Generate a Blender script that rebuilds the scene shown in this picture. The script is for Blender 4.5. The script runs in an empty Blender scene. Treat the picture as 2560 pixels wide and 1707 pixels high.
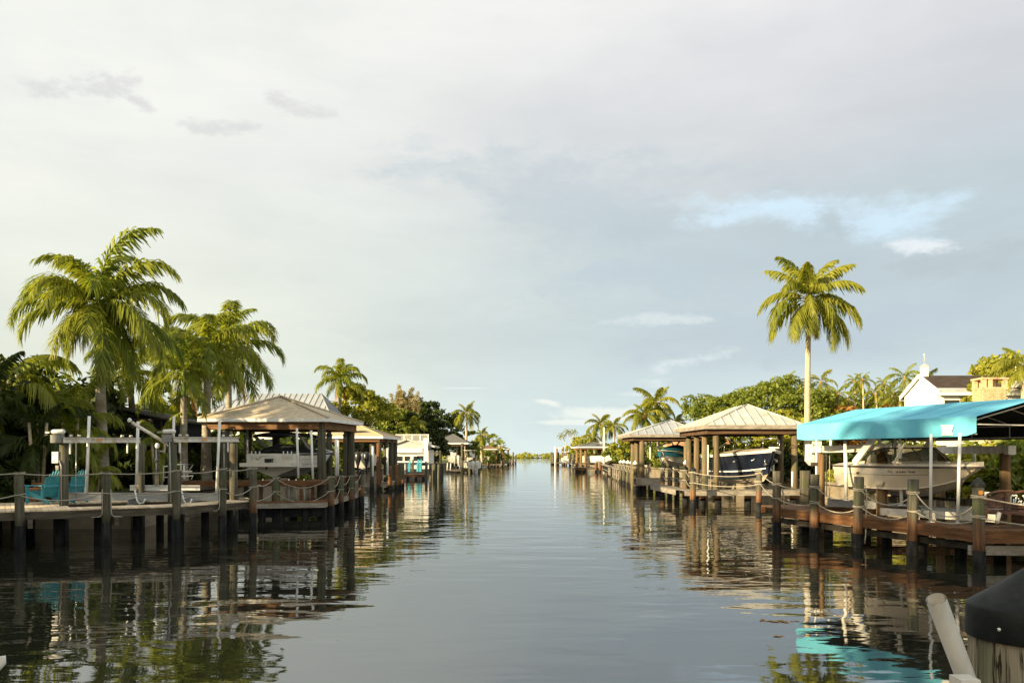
import bpy, math, random
import numpy as np
from mathutils import Vector, Matrix
R = math.radians
random.seed(7)
scene = bpy.context.scene
C = scene.collection

# ------------------------------------------------------------------ camera
F, CX, HY, CH = 2000.0, 1280.0, 1138.0, 2.6      # focal length, centre column, horizon row (photo pixels), eye height
cam_d = bpy.data.cameras.new('camera'); cam = bpy.data.objects.new('camera', cam_d); C.objects.link(cam)
cam.location = (0, 0, CH); cam.rotation_euler = (R(90), 0, 0)
cam_d.sensor_width = 36.0; cam_d.lens = 36.0*F/2560; cam_d.shift_y = (HY-853.5)/2560
cam_d.clip_start = 0.1; cam_d.clip_end = 6000
scene.camera = cam
# ------------------------------------------------------------------ light
SUN_EL = R(14)
SUN_AZ = Vector((-0.80, -0.60, 0)).normalized()          # where the sun stands (left, behind the camera)
sun_dir = (SUN_AZ*math.cos(SUN_EL) + Vector((0, 0, math.sin(SUN_EL)))).normalized()
sd = bpy.data.lights.new('sun', 'SUN'); sun = bpy.data.objects.new('sun', sd); C.objects.link(sun)
sd.energy = 5.0; sd.angle = R(0.6); sd.color = (1.0, 0.79, 0.47)
sun.rotation_euler = sun_dir.to_track_quat('Z', 'Y').to_euler(); sun.location = (-30, -30, 40)
scene.view_settings.view_transform = 'Standard'; scene.view_settings.look = 'None'
scene.view_settings.exposure = 1.25; scene.view_settings.gamma = 1.0; scene.view_settings.use_curve_mapping = False

class NT:
    """small helper to write node graphs"""
    def __init__(s, tree): s.t = tree
    def n(s, typ, **kw):
        nd = s.t.nodes.new(typ)
        for k, v in kw.items(): setattr(nd, k, v)
        return nd
    def l(s, a, b): s.t.links.new(a, b)
    def setin(s, sock, v):
        if isinstance(v, bpy.types.NodeSocket): s.l(v, sock)
        elif v is not None: sock.default_value = v
    def m(s, op, a, b=None, c=None, clamp=False):
        nd = s.n('ShaderNodeMath', operation=op); nd.use_clamp = clamp
        s.setin(nd.inputs[0], a)
        if b is not None: s.setin(nd.inputs[1], b)
        if c is not None: s.setin(nd.inputs[2], c)
        return nd.outputs[0]
    def mix(s, f, a, b, blend='MIX'):
        nd = s.n('ShaderNodeMix', data_type='RGBA', blend_type=blend)
        s.setin(nd.inputs[0], f); s.setin(nd.inputs[6], a if isinstance(a, bpy.types.NodeSocket) else (*a, 1)[:4])
        s.setin(nd.inputs[7], b if isinstance(b, bpy.types.NodeSocket) else (*b, 1)[:4])
        return nd.outputs[2]
    def rng(s, v, a, b, c=0.0, d=1.0, smooth=True):
        nd = s.n('ShaderNodeMapRange'); nd.interpolation_type = 'SMOOTHSTEP' if smooth else 'LINEAR'
        s.setin(nd.inputs[0], v)
        for i, x in enumerate((a, b, c, d)): nd.inputs[i+1].default_value = x
        return nd.outputs[0]
    def noise(s, vec, scale, detail=3, rough=0.55, dist=0.0):
        nd = s.n('ShaderNodeTexNoise'); s.setin(nd.inputs['Vector'], vec)
        nd.inputs['Scale'].default_value = scale; nd.inputs['Detail'].default_value = detail
        nd.inputs['Roughness'].default_value = rough; nd.inputs['Distortion'].default_value = dist
        return nd.outputs[0]
    def map(s, vec, sc=(1, 1, 1), loc=(0, 0, 0), rot=(0, 0, 0)):
        nd = s.n('ShaderNodeMapping'); s.setin(nd.inputs[0], vec)
        nd.inputs[1].default_value = loc; nd.inputs[2].default_value = rot; nd.inputs[3].default_value = sc
        return nd.outputs[0]

# ------------------------------------------------------------------ sky
world = bpy.data.worlds.new('World'); scene.world = world; world.use_nodes = True
wt = world.node_tree; wt.nodes.clear(); W = NT(wt)
tc = W.n('ShaderNodeTexCoord').outputs['Generated']
sep = W.n('ShaderNodeSeparateXYZ'); W.l(tc, sep.inputs[0]); dx, dy, dz = sep.outputs
sky = W.n('ShaderNodeTexSky', sky_type='NISHITA'); sky.sun_disc = False
sky.sun_elevation = SUN_EL; sky.sun_rotation = math.atan2(SUN_AZ.x, SUN_AZ.y); sky.dust_density = 2.0; sky.air_density = 1.2
clear = W.mix(1.0, sky.outputs[0], (0.10, 0.10, 0.10), 'MULTIPLY')
toward = W.m('ADD', W.m('MULTIPLY', dx, SUN_AZ.x), W.m('MULTIPLY', dy, SUN_AZ.y))       # -1 away from the sun .. 1 toward it
el = W.m('ARCSINE', dz)
elp = W.m('MAXIMUM', el, 0.0)
warp = W.noise(W.map(tc, (1.0, 1.0, 2.6)), 2.2, 4, 0.55)
wv = W.m('SUBTRACT', warp, 0.5)
# cloud deck colour by elevation, seen away from the sun
elw = W.m('ADD', elp, W.m('MULTIPLY', wv, 0.16))
c_low = (0.65, 0.77, 0.77); c_mid = (0.485, 0.57, 0.605); c_hi = (0.575, 0.598, 0.628); c_top = (0.765, 0.755, 0.765)
a1 = W.mix(W.rng(elp, 0.0, 0.15), c_low, c_mid)
a2 = W.mix(W.rng(elw, 0.24, 0.40), a1, c_hi)
a3 = W.mix(W.rng(elw, 0.36, 0.56), a2, c_top)
# nearer the sun the deck is brighter and creamier
l_low = (0.73, 0.765, 0.66); l_hi = (0.78, 0.79, 0.75)
lit = W.mix(W.rng(elp, 0.05, 0.40), l_low, l_hi)
tw = W.m('ADD', toward, W.m('MULTIPLY', wv, 0.28))
deck = W.mix(W.rng(tw, -0.84, -0.16), a3, lit)
glow = W.m('MULTIPLY', W.rng(toward, 0.15, 1.0), W.rng(elp, 0.75, 0.05))
deck = W.mix(W.m('MULTIPLY', glow, 0.6), deck, (1.30, 1.02, 0.68))
# soft billows
b1 = W.noise(W.map(tc, (1.0, 1.0, 3.2)), 4.0, 6, 0.6, 0.2)
deck = W.mix(W.rng(b1, 0.30, 0.72, 0.0, 1.0), W.mix(1.0, deck, (0.945, 0.95, 0.96), 'MULTIPLY'), W.mix(1.0, deck, (1.045, 1.04, 1.035), 'MULTIPLY'))
fine = W.noise(W.map(tc, (1.0, 1.0, 2.2)), 9.0, 6, 0.62, 0.3)
ysafe = W.m('MAXIMUM', dy, 0.05)
u0 = W.m('DIVIDE', dx, ysafe); v0 = W.m('DIVIDE', dz, ysafe)
fr = W.m('GREATER_THAN', dy, 0.1)
n2 = W.m('SUBTRACT', W.noise(W.map(tc, (1, 1, 2.6)), 9.0, 9, 0.68), 0.5)
n3 = W.m('SUBTRACT', W.noise(W.map(tc, (1, 1, 2.0), (3, 1, 5)), 8.0, 9, 0.68), 0.5)
def blob(px, py, a, b, ang=0.0, soft=0.5, wob=3.6):
    """a cloud patch: ellipse in direction space with ragged edge"""
    U = W.m('SUBTRACT', u0, (px-CX)/F); V = W.m('SUBTRACT', v0, (HY-py)/F)
    ca, sa = math.cos(R(ang)), math.sin(R(ang))
    x = W.m('DIVIDE', W.m('ADD', W.m('MULTIPLY', U, ca), W.m('MULTIPLY', V, sa)), a/F)
    y = W.m('DIVIDE', W.m('SUBTRACT', W.m('MULTIPLY', V, ca), W.m('MULTIPLY', U, sa)), b/F)
    x = W.m('ADD', x, W.m('MULTIPLY', n2, wob*2.6)); y = W.m('ADD', y, W.m('MULTIPLY', n3, wob*3.2))
    r = W.m('SQRT', W.m('ADD', W.m('MULTIPLY', x, x), W.m('MULTIPLY', y, y)))
    return W.m('MULTIPLY', W.rng(r, 1.0, 1.0-soft), fr)
def patch(col, k, *blobs):
    global deck
    m = None
    for b in blobs: m = b if m is None else W.m('MAXIMUM', m, b)
    deck = W.mix(W.m('MULTIPLY', m, k), deck, col)
patch((0.45, 0.53, 0.585), 0.55, blob(1500, 500, 620, 170, -10, 1.0, 1.2), blob(1330, 420, 420, 110, 0, 1.0, 1.4))
patch((0.47, 0.55, 0.61), 0.75, blob(2060, 800, 560, 110, 4, 0.95, 1.2), blob(1700, 700, 500, 80, 0, 1.0, 1.3))
patch((0.62, 0.80, 0.93), 0.75, blob(2260, 540, 210, 95, 3, 0.9, 1.0), blob(2000, 540, 330, 60, 0, 1.0, 1.2))
patch((0.85, 0.88, 0.90), 0.65, blob(2290, 615, 120, 26, 4, 0.8, 1.5))
patch((0.44, 0.51, 0.54), 0.70, blob(2080, 560, 70, 40, -35, 0.8, 1.5), blob(2330, 655, 260, 38, 6, 0.9, 1.8), blob(2520, 640, 140, 44, 10, 0.9, 1.6))
patch((0.61, 0.615, 0.62), 0.70, blob(240, 225, 165, 42, -14, 0.8, 2.0), blob(560, 322, 110, 22, -5, 0.8, 2.0), blob(745, 245, 100, 48, -12, 1.0, 2.0), blob(350, 265, 60, 25, -30, 0.8, 1.6))
patch((0.76, 0.82, 0.82), 0.42, blob(1700, 905, 130, 22, 14, 1.0, 2.2), blob(1620, 955, 100, 16, 4, 1.0, 2.0), blob(1600, 985, 60, 8, 0, 0.8, 1.5), blob(1660, 800, 150, 18, 4, 1.0, 2.0))
patch((0.82, 0.85, 0.78), 0.75, blob(1520, 1035, 150, 22, 0, 0.5, 0.9), blob(1440, 1055, 120, 9, 0, 0.5, 0.8), blob(1390, 1012, 60, 9, -8, 0.7, 1.2))
patch((0.80, 0.86, 0.86), 0.55, blob(1160, 970, 80, 3, 0, 0.8, 0.6))
cover = W.rng(W.m('ADD', b1, W.m('MULTIPLY', fine, 0.3)), 0.38, 0.56, 0.95, 1.0)
col = W.mix(cover, clear, deck)
# below the horizon: hazy reflection colour of the ground
col = W.mix(W.rng(dz, -0.02, -0.10), col, (0.10, 0.11, 0.11))
bg = W.n('ShaderNodeBackground'); W.l(col, bg.inputs[0]); bg.inputs[1].default_value = 0.485
wo = W.n('ShaderNodeOutputWorld'); W.l(bg.outputs[0], wo.inputs[0])

# ------------------------------------------------------------------ materials
def new_mat(name):
    m = bpy.data.materials.new(name); m.use_nodes = True; m.node_tree.nodes.clear()
    return m, NT(m.node_tree)
def out(N, sh):
    o = N.n('ShaderNodeOutputMaterial'); N.l(sh, o.inputs[0])
KF = dict(weathered_pile_wood=.62, wet_red_pile_wood=.7, round_post_wood=.72, tan_post_wood=.8, grey_green_post_wood=.65, grey_deck_board=.75, red_stained_board=.55, grey_fascia_board=.75, red_fascia_board=.50, bleached_timber=.72, dark_wet_timber=.6, seawall_concrete=.48, tan_shingle=1.25, light_metal_roof_panel=.9, brown_roof_beam=.65, soffit_boards=.6, terracotta=.8, sandy_brick=.95, grey_brown_house_roof=.6, brown_bark=.6, royal_palm_trunk=.85, lawn=.7, aluminium=.9, pale_grey_wall=.8, dull_hull_bottom=.7, teal_painted_wood=.8, grey_plastic=.7, turquoise_canvas=1.0)
def mk(name, c1, c2=None, sc=(1, 1, 1), scale=4.0, rough=0.7, bump=0.0, metal=0.0, rand=0.0, detail=5, lo=0.35, hi=0.65, c3=None, sc3=1.2, spec=None, coat=0.0, k3=0.7):
    kf = KF.get(name, 1.0); c1 = tuple(x*kf for x in c1); c2 = tuple(x*kf for x in (c2 or c1)); c3 = tuple(x*kf for x in c3) if c3 else None
    m, N = new_mat(name)
    pos = N.n('ShaderNodeNewGeometry').outputs['Position']
    v = N.map(pos, sc)
    n = N.noise(v, scale, detail, 0.6)
    c = N.mix(N.rng(n, lo, hi), c1, c2 or c1)
    if c3:
        n3_ = N.noise(pos, sc3, 4, 0.6)
        c = N.mix(N.m('MULTIPLY', N.rng(n3_, 0.50, 0.68), k3), c, c3)
    if rand:
        oi = N.n('ShaderNodeObjectInfo').outputs['Random']
        k = N.rng(oi, 0, 1, 1-rand, 1+rand, False)
        cb = N.n('ShaderNodeCombineColor')
        for i in range(3): N.l(k, cb.inputs[i])
        c = N.mix(1.0, c, cb.outputs[0], 'MULTIPLY')
    p = N.n('ShaderNodeBsdfPrincipled'); N.l(c, p.inputs['Base Color'])
    p.inputs['Roughness'].default_value = rough; p.inputs['Metallic'].default_value = metal
    p.inputs['Specular IOR Level'].default_value = 0.5 if (rough < .55 or metal) else 0.15
    if spec is not None: p.inputs['Specular IOR Level'].default_value = spec
    if coat: p.inputs['Coat Weight'].default_value = coat; p.inputs['Coat Roughness'].default_value = 0.1
    if bump:
        b = N.n('ShaderNodeBump'); b.inputs['Strength'].default_value = 1.0; b.inputs['Distance'].default_value = bump
        N.l(n, b.inputs['Height']); N.l(b.outputs[0], p.inputs['Normal'])
    out(N, p.outputs[0]); return m
def leafmat(name, c1, c2, tr=0.35, old=None, gloss=0.05):
    """leaf: diffuse + light passing through, each leaf slightly different"""
    m, N = new_mat(name)
    g = N.n('ShaderNodeNewGeometry')
    n = N.noise(g.outputs['Position'], 1.1, 3)
    f = N.m('ADD', N.m('MULTIPLY', g.outputs['Random Per Island'], 0.55), N.m('MULTIPLY', n, 0.6))
    c = N.mix(N.rng(f, 0.25, 0.85), c1, c2)
    oi = N.n('ShaderNodeObjectInfo').outputs['Random']
    c = N.mix(N.rng(oi, 0, 1, 0.0, 0.35, False), c, old or c2)
    d = N.n('ShaderNodeBsdfDiffuse'); N.l(c, d.inputs[0])
    t = N.n('ShaderNodeBsdfTranslucent'); N.l(N.mix(1.0, c, (1.5, 1.45, 0.7), 'MULTIPLY'), t.inputs[0])
    a = N.n('ShaderNodeMixShader'); a.inputs[0].default_value = tr; N.l(d.outputs[0], a.inputs[1]); N.l(t.outputs[0], a.inputs[2])
    gl = N.n('ShaderNodeBsdfGlossy'); gl.inputs['Roughness'].default_value = 0.42; gl.inputs[0].default_value = (0.6, 0.6, 0.6, 1)
    b = N.n('ShaderNodeMixShader'); b.inputs[0].default_value = gloss*0.5; N.l(a.outputs[0], b.inputs[1]); N.l(gl.outputs[0], b.inputs[2])
    out(N, b.outputs[0]); return m

M = {}
M['pile'] = mk('weathered_pile_wood', (0.095, 0.088, 0.062), (0.20, 0.18, 0.13), (14, 14, 0.7), 1.0, 0.85, 0.012, c3=(0.10, 0.125, 0.055), sc3=1.6, rand=0.15)
M['pile_red'] = mk('wet_red_pile_wood', (0.16, 0.075, 0.03), (0.28, 0.14, 0.06), (14, 14, 0.7), 1.0, 0.8, 0.012, c3=(0.12, 0.11, 0.07), sc3=2.2, rand=0.12)
M['post'] = mk('round_post_wood', (0.20, 0.12, 0.055), (0.34, 0.22, 0.11), (16, 16, 0.6), 1.0, 0.8, 0.015, c3=(0.13, 0.14, 0.08), sc3=0.8, rand=0.1)
M['post_tan'] = mk('tan_post_wood', (0.12, 0.09, 0.052), (0.25, 0.19, 0.115), (16, 16, 0.6), 1.0, 0.8, 0.015, c3=(0.11, 0.12, 0.06), sc3=0.8, rand=0.12)
M['dark_beam'] = mk('dark_brown_beam', (0.07, 0.042, 0.024), (0.13, 0.08, 0.045), (1, 1, 9), 1.4, 0.8, 0.005)
M['post_grey'] = mk('grey_green_post_wood', (0.085, 0.085, 0.062), (0.17, 0.165, 0.12), (16, 16, 0.6), 1.0, 0.85, 0.012, c3=(0.11, 0.075, 0.04), sc3=0.9, rand=0.12)
M['wrap'] = mk('black_pile_wrap', (0.010, 0.011, 0.013), (0.03, 0.03, 0.028), (5, 5, 1), 2.0, 0.8, 0.01, spec=.05)
M['cap_black'] = mk('black_plastic', (0.010, 0.012, 0.012), (0.020, 0.023, 0.022), scale=14, rough=0.55, bump=0.0015, c3=(0.035, 0.036, 0.030), sc3=9)
M['cap_white'] = mk('white_plastic', (0.72, 0.72, 0.68), (0.60, 0.60, 0.56), scale=8, rough=0.4)
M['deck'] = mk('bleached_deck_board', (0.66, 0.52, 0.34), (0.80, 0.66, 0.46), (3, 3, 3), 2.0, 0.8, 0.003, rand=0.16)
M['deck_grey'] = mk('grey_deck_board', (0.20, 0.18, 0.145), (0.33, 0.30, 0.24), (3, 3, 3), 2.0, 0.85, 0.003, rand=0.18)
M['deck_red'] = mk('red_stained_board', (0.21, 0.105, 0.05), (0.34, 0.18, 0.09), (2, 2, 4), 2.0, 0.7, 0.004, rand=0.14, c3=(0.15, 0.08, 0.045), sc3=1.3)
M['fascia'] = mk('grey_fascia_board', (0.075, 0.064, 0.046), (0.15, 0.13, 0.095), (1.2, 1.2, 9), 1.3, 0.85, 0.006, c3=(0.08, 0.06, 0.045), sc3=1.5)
M['fascia_red'] = mk('red_fascia_board', (0.19, 0.088, 0.040), (0.33, 0.165, 0.075), (1.0, 1.0, 10), 1.3, 0.75, 0.006, c3=(0.12, 0.065, 0.04), sc3=1.1)
M['bleached'] = mk('bleached_timber', (0.30, 0.265, 0.215), (0.44, 0.40, 0.33), (2, 2, 10), 1.2, 0.85, 0.005, c3=(0.20, 0.17, 0.13), sc3=1.2)
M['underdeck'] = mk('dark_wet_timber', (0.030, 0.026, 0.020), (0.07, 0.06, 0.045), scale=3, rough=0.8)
M['rope'] = mk('weathered_rope', (0.26, 0.235, 0.18), (0.42, 0.38, 0.30), (20, 20, 20), 2.0, 0.9, 0.003)
M['white'] = mk('white_paint', (0.78, 0.77, 0.73), (0.68, 0.67, 0.62), scale=2.5, rough=0.45)
M['alu'] = mk('aluminium', (0.44, 0.45, 0.45), (0.34, 0.35, 0.35), (1, 1, 3), 3.0, 0.42, metal=0.55)
M['galv'] = mk('galvanised_steel', (0.56, 0.53, 0.46), (0.70, 0.67, 0.59), scale=5, rough=0.5, metal=0.1, c3=(0.36, 0.25, 0.12), sc3=3.0)
M['creambeam'] = mk('cream_painted_steel', (0.62, 0.56, 0.42), (0.70, 0.66, 0.54), scale=3, rough=0.5)
M['grey_plastic'] = mk('grey_plastic', (0.26, 0.26, 0.24), (0.35, 0.34, 0.31), scale=6, rough=0.5)
M['pvc'] = mk('aged_pvc', (0.55, 0.53, 0.47), (0.66, 0.64, 0.58), (3, 3, 1), 4.0, 0.38, 0.0008, c3=(0.48, 0.43, 0.33), sc3=7, k3=0.4)
M['orange'] = mk('orange_sticker', (0.75, 0.32, 0.06), (0.65, 0.26, 0.04), scale=9, rough=0.5)
M['teal_chair'] = mk('teal_painted_wood', (0.045, 0.33, 0.42), (0.07, 0.42, 0.52), scale=5, rough=0.5)
M['terracotta'] = mk('terracotta', (0.36, 0.17, 0.08), (0.46, 0.24, 0.12), scale=5, rough=0.85)
M['shingle_tan'] = mk('tan_shingle', (0.34, 0.285, 0.20), (0.46, 0.395, 0.29), (3, 3, 14), 1.6, 0.95, 0.01, c3=(0.26, 0.22, 0.155), sc3=0.7)
M['shingle_yellow'] = mk('yellow_tan_shingle', (0.42, 0.33, 0.19), (0.50, 0.41, 0.26), (3, 3, 14), 1.6, 0.95, 0.008)
M['shingle_grey'] = mk('dark_grey_shingle', (0.10, 0.10, 0.095), (0.16, 0.16, 0.15), (3, 3, 14), 1.6, 0.95, 0.01)
M['shingle_brown'] = mk('brown_shingle', (0.16, 0.09, 0.06), (0.25, 0.15, 0.10), (3, 3, 14), 1.6, 0.95, 0.01)
M['roof_dark'] = mk('dark_brown_roof', (0.040, 0.030, 0.024), (0.070, 0.055, 0.045), (1, 6, 3), 2.0, 0.8, 0.006)
M['roof_house'] = mk('grey_brown_house_roof', (0.10, 0.095, 0.085), (0.15, 0.14, 0.125), (2, 2, 9), 1.5, 0.95, 0.006)
M['panel'] = mk('light_metal_roof_panel', (0.50, 0.49, 0.44), (0.60, 0.59, 0.53), (1, 1, 1), 1.2, 0.45, metal=0.15, rand=0.05, c3=(0.33, 0.27, 0.18), sc3=1.3, k3=0.55)
M['panel_grey'] = mk('grey_metal_roof_panel', (0.34, 0.36, 0.36), (0.42, 0.44, 0.44), (1, 1, 1), 1.2, 0.45, metal=0.2, rand=0.05)
M['beam_wood'] = mk('brown_roof_beam', (0.22, 0.115, 0.05), (0.34, 0.19, 0.09), (1, 1, 9), 1.4, 0.75, 0.005)
M['soffit'] = mk('soffit_boards', (0.16, 0.11, 0.07), (0.22, 0.16, 0.10), (5, 5, 5), 2, 0.8)
M['canvas'] = mk('turquoise_canvas', (0.12, 0.46, 0.61), (0.15, 0.51, 0.66), (1, 1, 1), 0.9, 0.7, 0.01, c3=(0.10, 0.40, 0.54), sc3=0.5, k3=0.5)
M['shade_black'] = mk('black_canopy_shade', (0.012, 0.014, 0.016), (0.02, 0.022, 0.024), scale=3, rough=0.9)  # black stands in for the shade under the turquoise canopy
M['gel_cream'] = mk('cream_gelcoat', (0.66, 0.57, 0.42), (0.72, 0.64, 0.50), scale=1.5, rough=0.25, coat=0.3)
M['gel_white'] = mk('white_gelcoat', (0.70, 0.68, 0.61), (0.62, 0.59, 0.52), scale=1.5, rough=0.28, coat=0.3)
M['gel_dull'] = mk('dull_hull_bottom', (0.30, 0.27, 0.22), (0.40, 0.37, 0.30), scale=2, rough=0.6)
M['gel_tan'] = mk('tan_hull_bottom', (0.44, 0.37, 0.27), (0.50, 0.43, 0.32), scale=2, rough=0.5)
M['navy'] = mk('navy_gelcoat', (0.006, 0.009, 0.018), (0.010, 0.014, 0.026), scale=1.5, rough=0.18, coat=0.4)
M['dark_canvas'] = mk('dark_boat_cover', (0.018, 0.020, 0.024), (0.035, 0.038, 0.042), scale=5, rough=0.85, bump=0.02)
M['teal_canvas'] = mk('teal_boat_cover', (0.010, 0.085, 0.11), (0.015, 0.12, 0.15), scale=3, rough=0.8, bump=0.02)
M['trim'] = mk('dark_trim', (0.05, 0.04, 0.03), (0.07, 0.055, 0.04), scale=4, rough=0.5)
M['chrome'] = mk('stainless_rail', (0.60, 0.60, 0.58), (0.52, 0.52, 0.50), scale=4, rough=0.22, metal=0.9)
M['motor_black'] = mk('black_motor_cowl', (0.015, 0.015, 0.017), (0.025, 0.025, 0.028), scale=4, rough=0.3)
M['concrete'] = mk('seawall_concrete', (0.40, 0.33, 0.23), (0.52, 0.44, 0.31), (1, 1, 2), 1.4, 0.9, 0.01, c3=(0.20, 0.18, 0.13), sc3=0.8)
M['stucco'] = mk('cream_stucco', (0.62, 0.55, 0.42), (0.68, 0.62, 0.50), scale=3, rough=0.9)
M['stucco_white'] = mk('white_stucco', (0.74, 0.72, 0.66), (0.68, 0.66, 0.60), scale=2, rough=0.85)
M['stucco_grey'] = mk('pale_grey_wall', (0.50, 0.50, 0.48), (0.56, 0.56, 0.54), scale=2, rough=0.85)
M['tile'] = mk('terracotta_roof_tile', (0.40, 0.19, 0.09), (0.52, 0.28, 0.14), (3, 3, 8), 2, 0.85, 0.02)
M['brick'] = mk('sandy_brick', (0.56, 0.38, 0.21), (0.66, 0.50, 0.30), (4, 4, 12), 1.6, 0.9, 0.005, c3=(0.42, 0.20, 0.10), sc3=2.5)
M['mortar'] = mk('mortar', (0.50, 0.43, 0.31), (0.56, 0.49, 0.36), scale=5, rough=0.95)
M['screen'] = mk('dark_insect_screen', (0.012, 0.014, 0.016), (0.020, 0.022, 0.024), scale=3, rough=0.8)
M['bronze'] = mk('bronze_frame', (0.045, 0.035, 0.028), (0.06, 0.05, 0.04), scale=5, rough=0.5)
M['glass_dark'] = mk('dark_window_glass', (0.02, 0.024, 0.026), (0.03, 0.034, 0.036), scale=1, rough=0.06)
M['trunk_royal'] = mk('royal_palm_trunk', (0.30, 0.27, 0.21), (0.42, 0.385, 0.31), (1, 1, 5), 2.0, 0.9, 0.015, c3=(0.20, 0.13, 0.08), sc3=1.0)
M['trunk_coco'] = mk('coconut_trunk', (0.40, 0.33, 0.22), (0.52, 0.44, 0.31), (1.5, 1.5, 7), 2.0, 0.9, 0.02)
M['bark'] = mk('brown_bark', (0.13, 0.095, 0.06), (0.22, 0.17, 0.11), (4, 4, 1), 3.0, 0.95, 0.02)
M['shaft'] = mk('green_crownshaft', (0.12, 0.20, 0.04), (0.19, 0.26, 0.06), (3, 3, 0.6), 2.0, 0.45)
M['boot'] = mk('brown_palm_sheath', (0.34, 0.17, 0.08), (0.46, 0.28, 0.13), (4, 4, 2), 3.0, 0.9)
M['coconut'] = mk('coconut_husk', (0.34, 0.20, 0.08), (0.42, 0.28, 0.10), scale=6, rough=0.7)
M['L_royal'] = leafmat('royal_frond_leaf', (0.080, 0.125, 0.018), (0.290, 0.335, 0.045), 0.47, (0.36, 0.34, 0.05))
M['L_coco'] = leafmat('coconut_frond_leaf', (0.095, 0.135, 0.018), (0.300, 0.320, 0.045), 0.45, (0.42, 0.37, 0.06))
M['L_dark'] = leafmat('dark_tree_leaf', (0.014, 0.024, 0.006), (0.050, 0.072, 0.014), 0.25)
M['L_mid'] = leafmat('green_tree_leaf', (0.070, 0.110, 0.018), (0.235, 0.270, 0.042), 0.40)
M['L_lime'] = leafmat('yellow_green_leaf', (0.190, 0.220, 0.026), (0.380, 0.370, 0.055), 0.42)
M['L_olive'] = leafmat('feathery_olive_leaf', (0.22, 0.19, 0.09), (0.36, 0.31, 0.16), 0.35)
M['L_dead'] = leafmat('dry_frond_leaf', (0.30, 0.16, 0.06), (0.42, 0.26, 0.11), 0.30)
M['L_croton'] = leafmat('red_croton_leaf', (0.18, 0.06, 0.02), (0.26, 0.15, 0.03), 0.25)
M['grass'] = mk('lawn', (0.055, 0.085, 0.018), (0.10, 0.13, 0.03), scale=1.5, rough=0.95, c3=(0.16, 0.14, 0.06), sc3=0.4)
M['sand'] = mk('pale_ground', (0.50, 0.46, 0.38), (0.58, 0.54, 0.46), scale=2, rough=0.95)
M['bench_wood'] = mk('dark_bench_wood', (0.055, 0.022, 0.012), (0.10, 0.042, 0.022), (6, 6, 6), 2, 0.5, 0.004)
M['glass_tint'] = None
m_, N_ = new_mat('tinted_windshield'); g_ = N_.n('ShaderNodeBsdfGlossy'); g_.inputs[1].default_value = 0.03
t_ = N_.n('ShaderNodeBsdfTransparent'); t_.inputs[0].default_value = (0.42, 0.44, 0.40, 1)
x_ = N_.n('ShaderNodeMixShader'); x_.inputs[0].default_value = 0.14; N_.l(t_.outputs[0], x_.inputs[1]); N_.l(g_.outputs[0], x_.inputs[2]); out(N_, x_.outputs[0]); M['glass_tint'] = m_
# pile wood that is reddish and wet low down, grey-green with algae higher up
def pile_mat():
    m, N = new_mat('stained_pile_wood')
    pos = N.n('ShaderNodeNewGeometry').outputs['Position']
    sp = N.n('ShaderNodeSeparateXYZ'); N.l(pos, sp.inputs[0])
    grain = N.noise(N.map(pos, (15, 15, 0.8)), 1.0, 5, 0.65)
    big = N.noise(pos, 1.3, 3)
    top = N.mix(N.rng(grain, 0.35, 0.65), (0.045, 0.042, 0.028), (0.125, 0.115, 0.08))
    top = N.mix(N.m('MULTIPLY', N.rng(big, 0.48, 0.62), 0.6), top, (0.060, 0.085, 0.026))
    low = N.mix(N.rng(grain, 0.35, 0.65), (0.085, 0.038, 0.016), (0.21, 0.105, 0.048))
    h = N.m('ADD', sp.outputs[2], N.m('MULTIPLY', N.m('SUBTRACT', N.noise(N.map(pos, (7, 7, 0.5)), 1.0, 4), 0.5), 1.4))
    c = N.mix(N.rng(h, 0.65, 1.25), low, top)
    p = N.n('ShaderNodeBsdfPrincipled'); N.l(c, p.inputs['Base Color']); p.inputs['Roughness'].default_value = 0.85
    b = N.n('ShaderNodeBump'); b.inputs['Distance'].default_value = 0.015; N.l(grain, b.inputs['Height']); N.l(b.outputs[0], p.inputs['Normal'])
    out(N, p.outputs[0]); return m
M['pile_two'] = pile_mat()
def near_pile_mat():
    m, N = new_mat('close_grey_pile_wood')
    pos = N.n('ShaderNodeNewGeometry').outputs['Position']
    g1 = N.noise(N.map(pos, (70, 70, 3.0)), 1.0, 6, 0.7); g2 = N.noise(N.map(pos, (22, 22, 1.2)), 1.0, 5, 0.6, 0.4); g3 = N.noise(pos, 7.0, 4)
    c = N.mix(N.rng(g1, 0.3, 0.7), (0.105, 0.09, 0.060), (0.29, 0.255, 0.185))
    c = N.mix(N.m('MULTIPLY', N.rng(g3, 0.5, 0.62), 0.45), c, (0.10, 0.115, 0.045))
    crack = N.rng(N.m('ABSOLUTE', N.m('SUBTRACT', g2, 0.5)), 0.0, 0.018, 1.0, 0.0)
    crack = N.m('MULTIPLY', crack, N.rng(g3, 0.40, 0.55)); c = N.mix(crack, c, (0.02, 0.016, 0.010))
    p = N.n('ShaderNodeBsdfPrincipled'); N.l(c, p.inputs['Base Color']); p.inputs['Roughness'].default_value = 0.9; p.inputs['Specular IOR Level'].default_value = 0.15
    b = N.n('ShaderNodeBump'); b.inputs['Distance'].default_value = 0.004; N.l(N.m('SUBTRACT', g1, N.m('MULTIPLY', crack, 1.5)), b.inputs['Height']); N.l(b.outputs[0], p.inputs['Normal'])
    out(N, p.outputs[0]); return m
M['near_pile'] = near_pile_mat()
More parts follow.
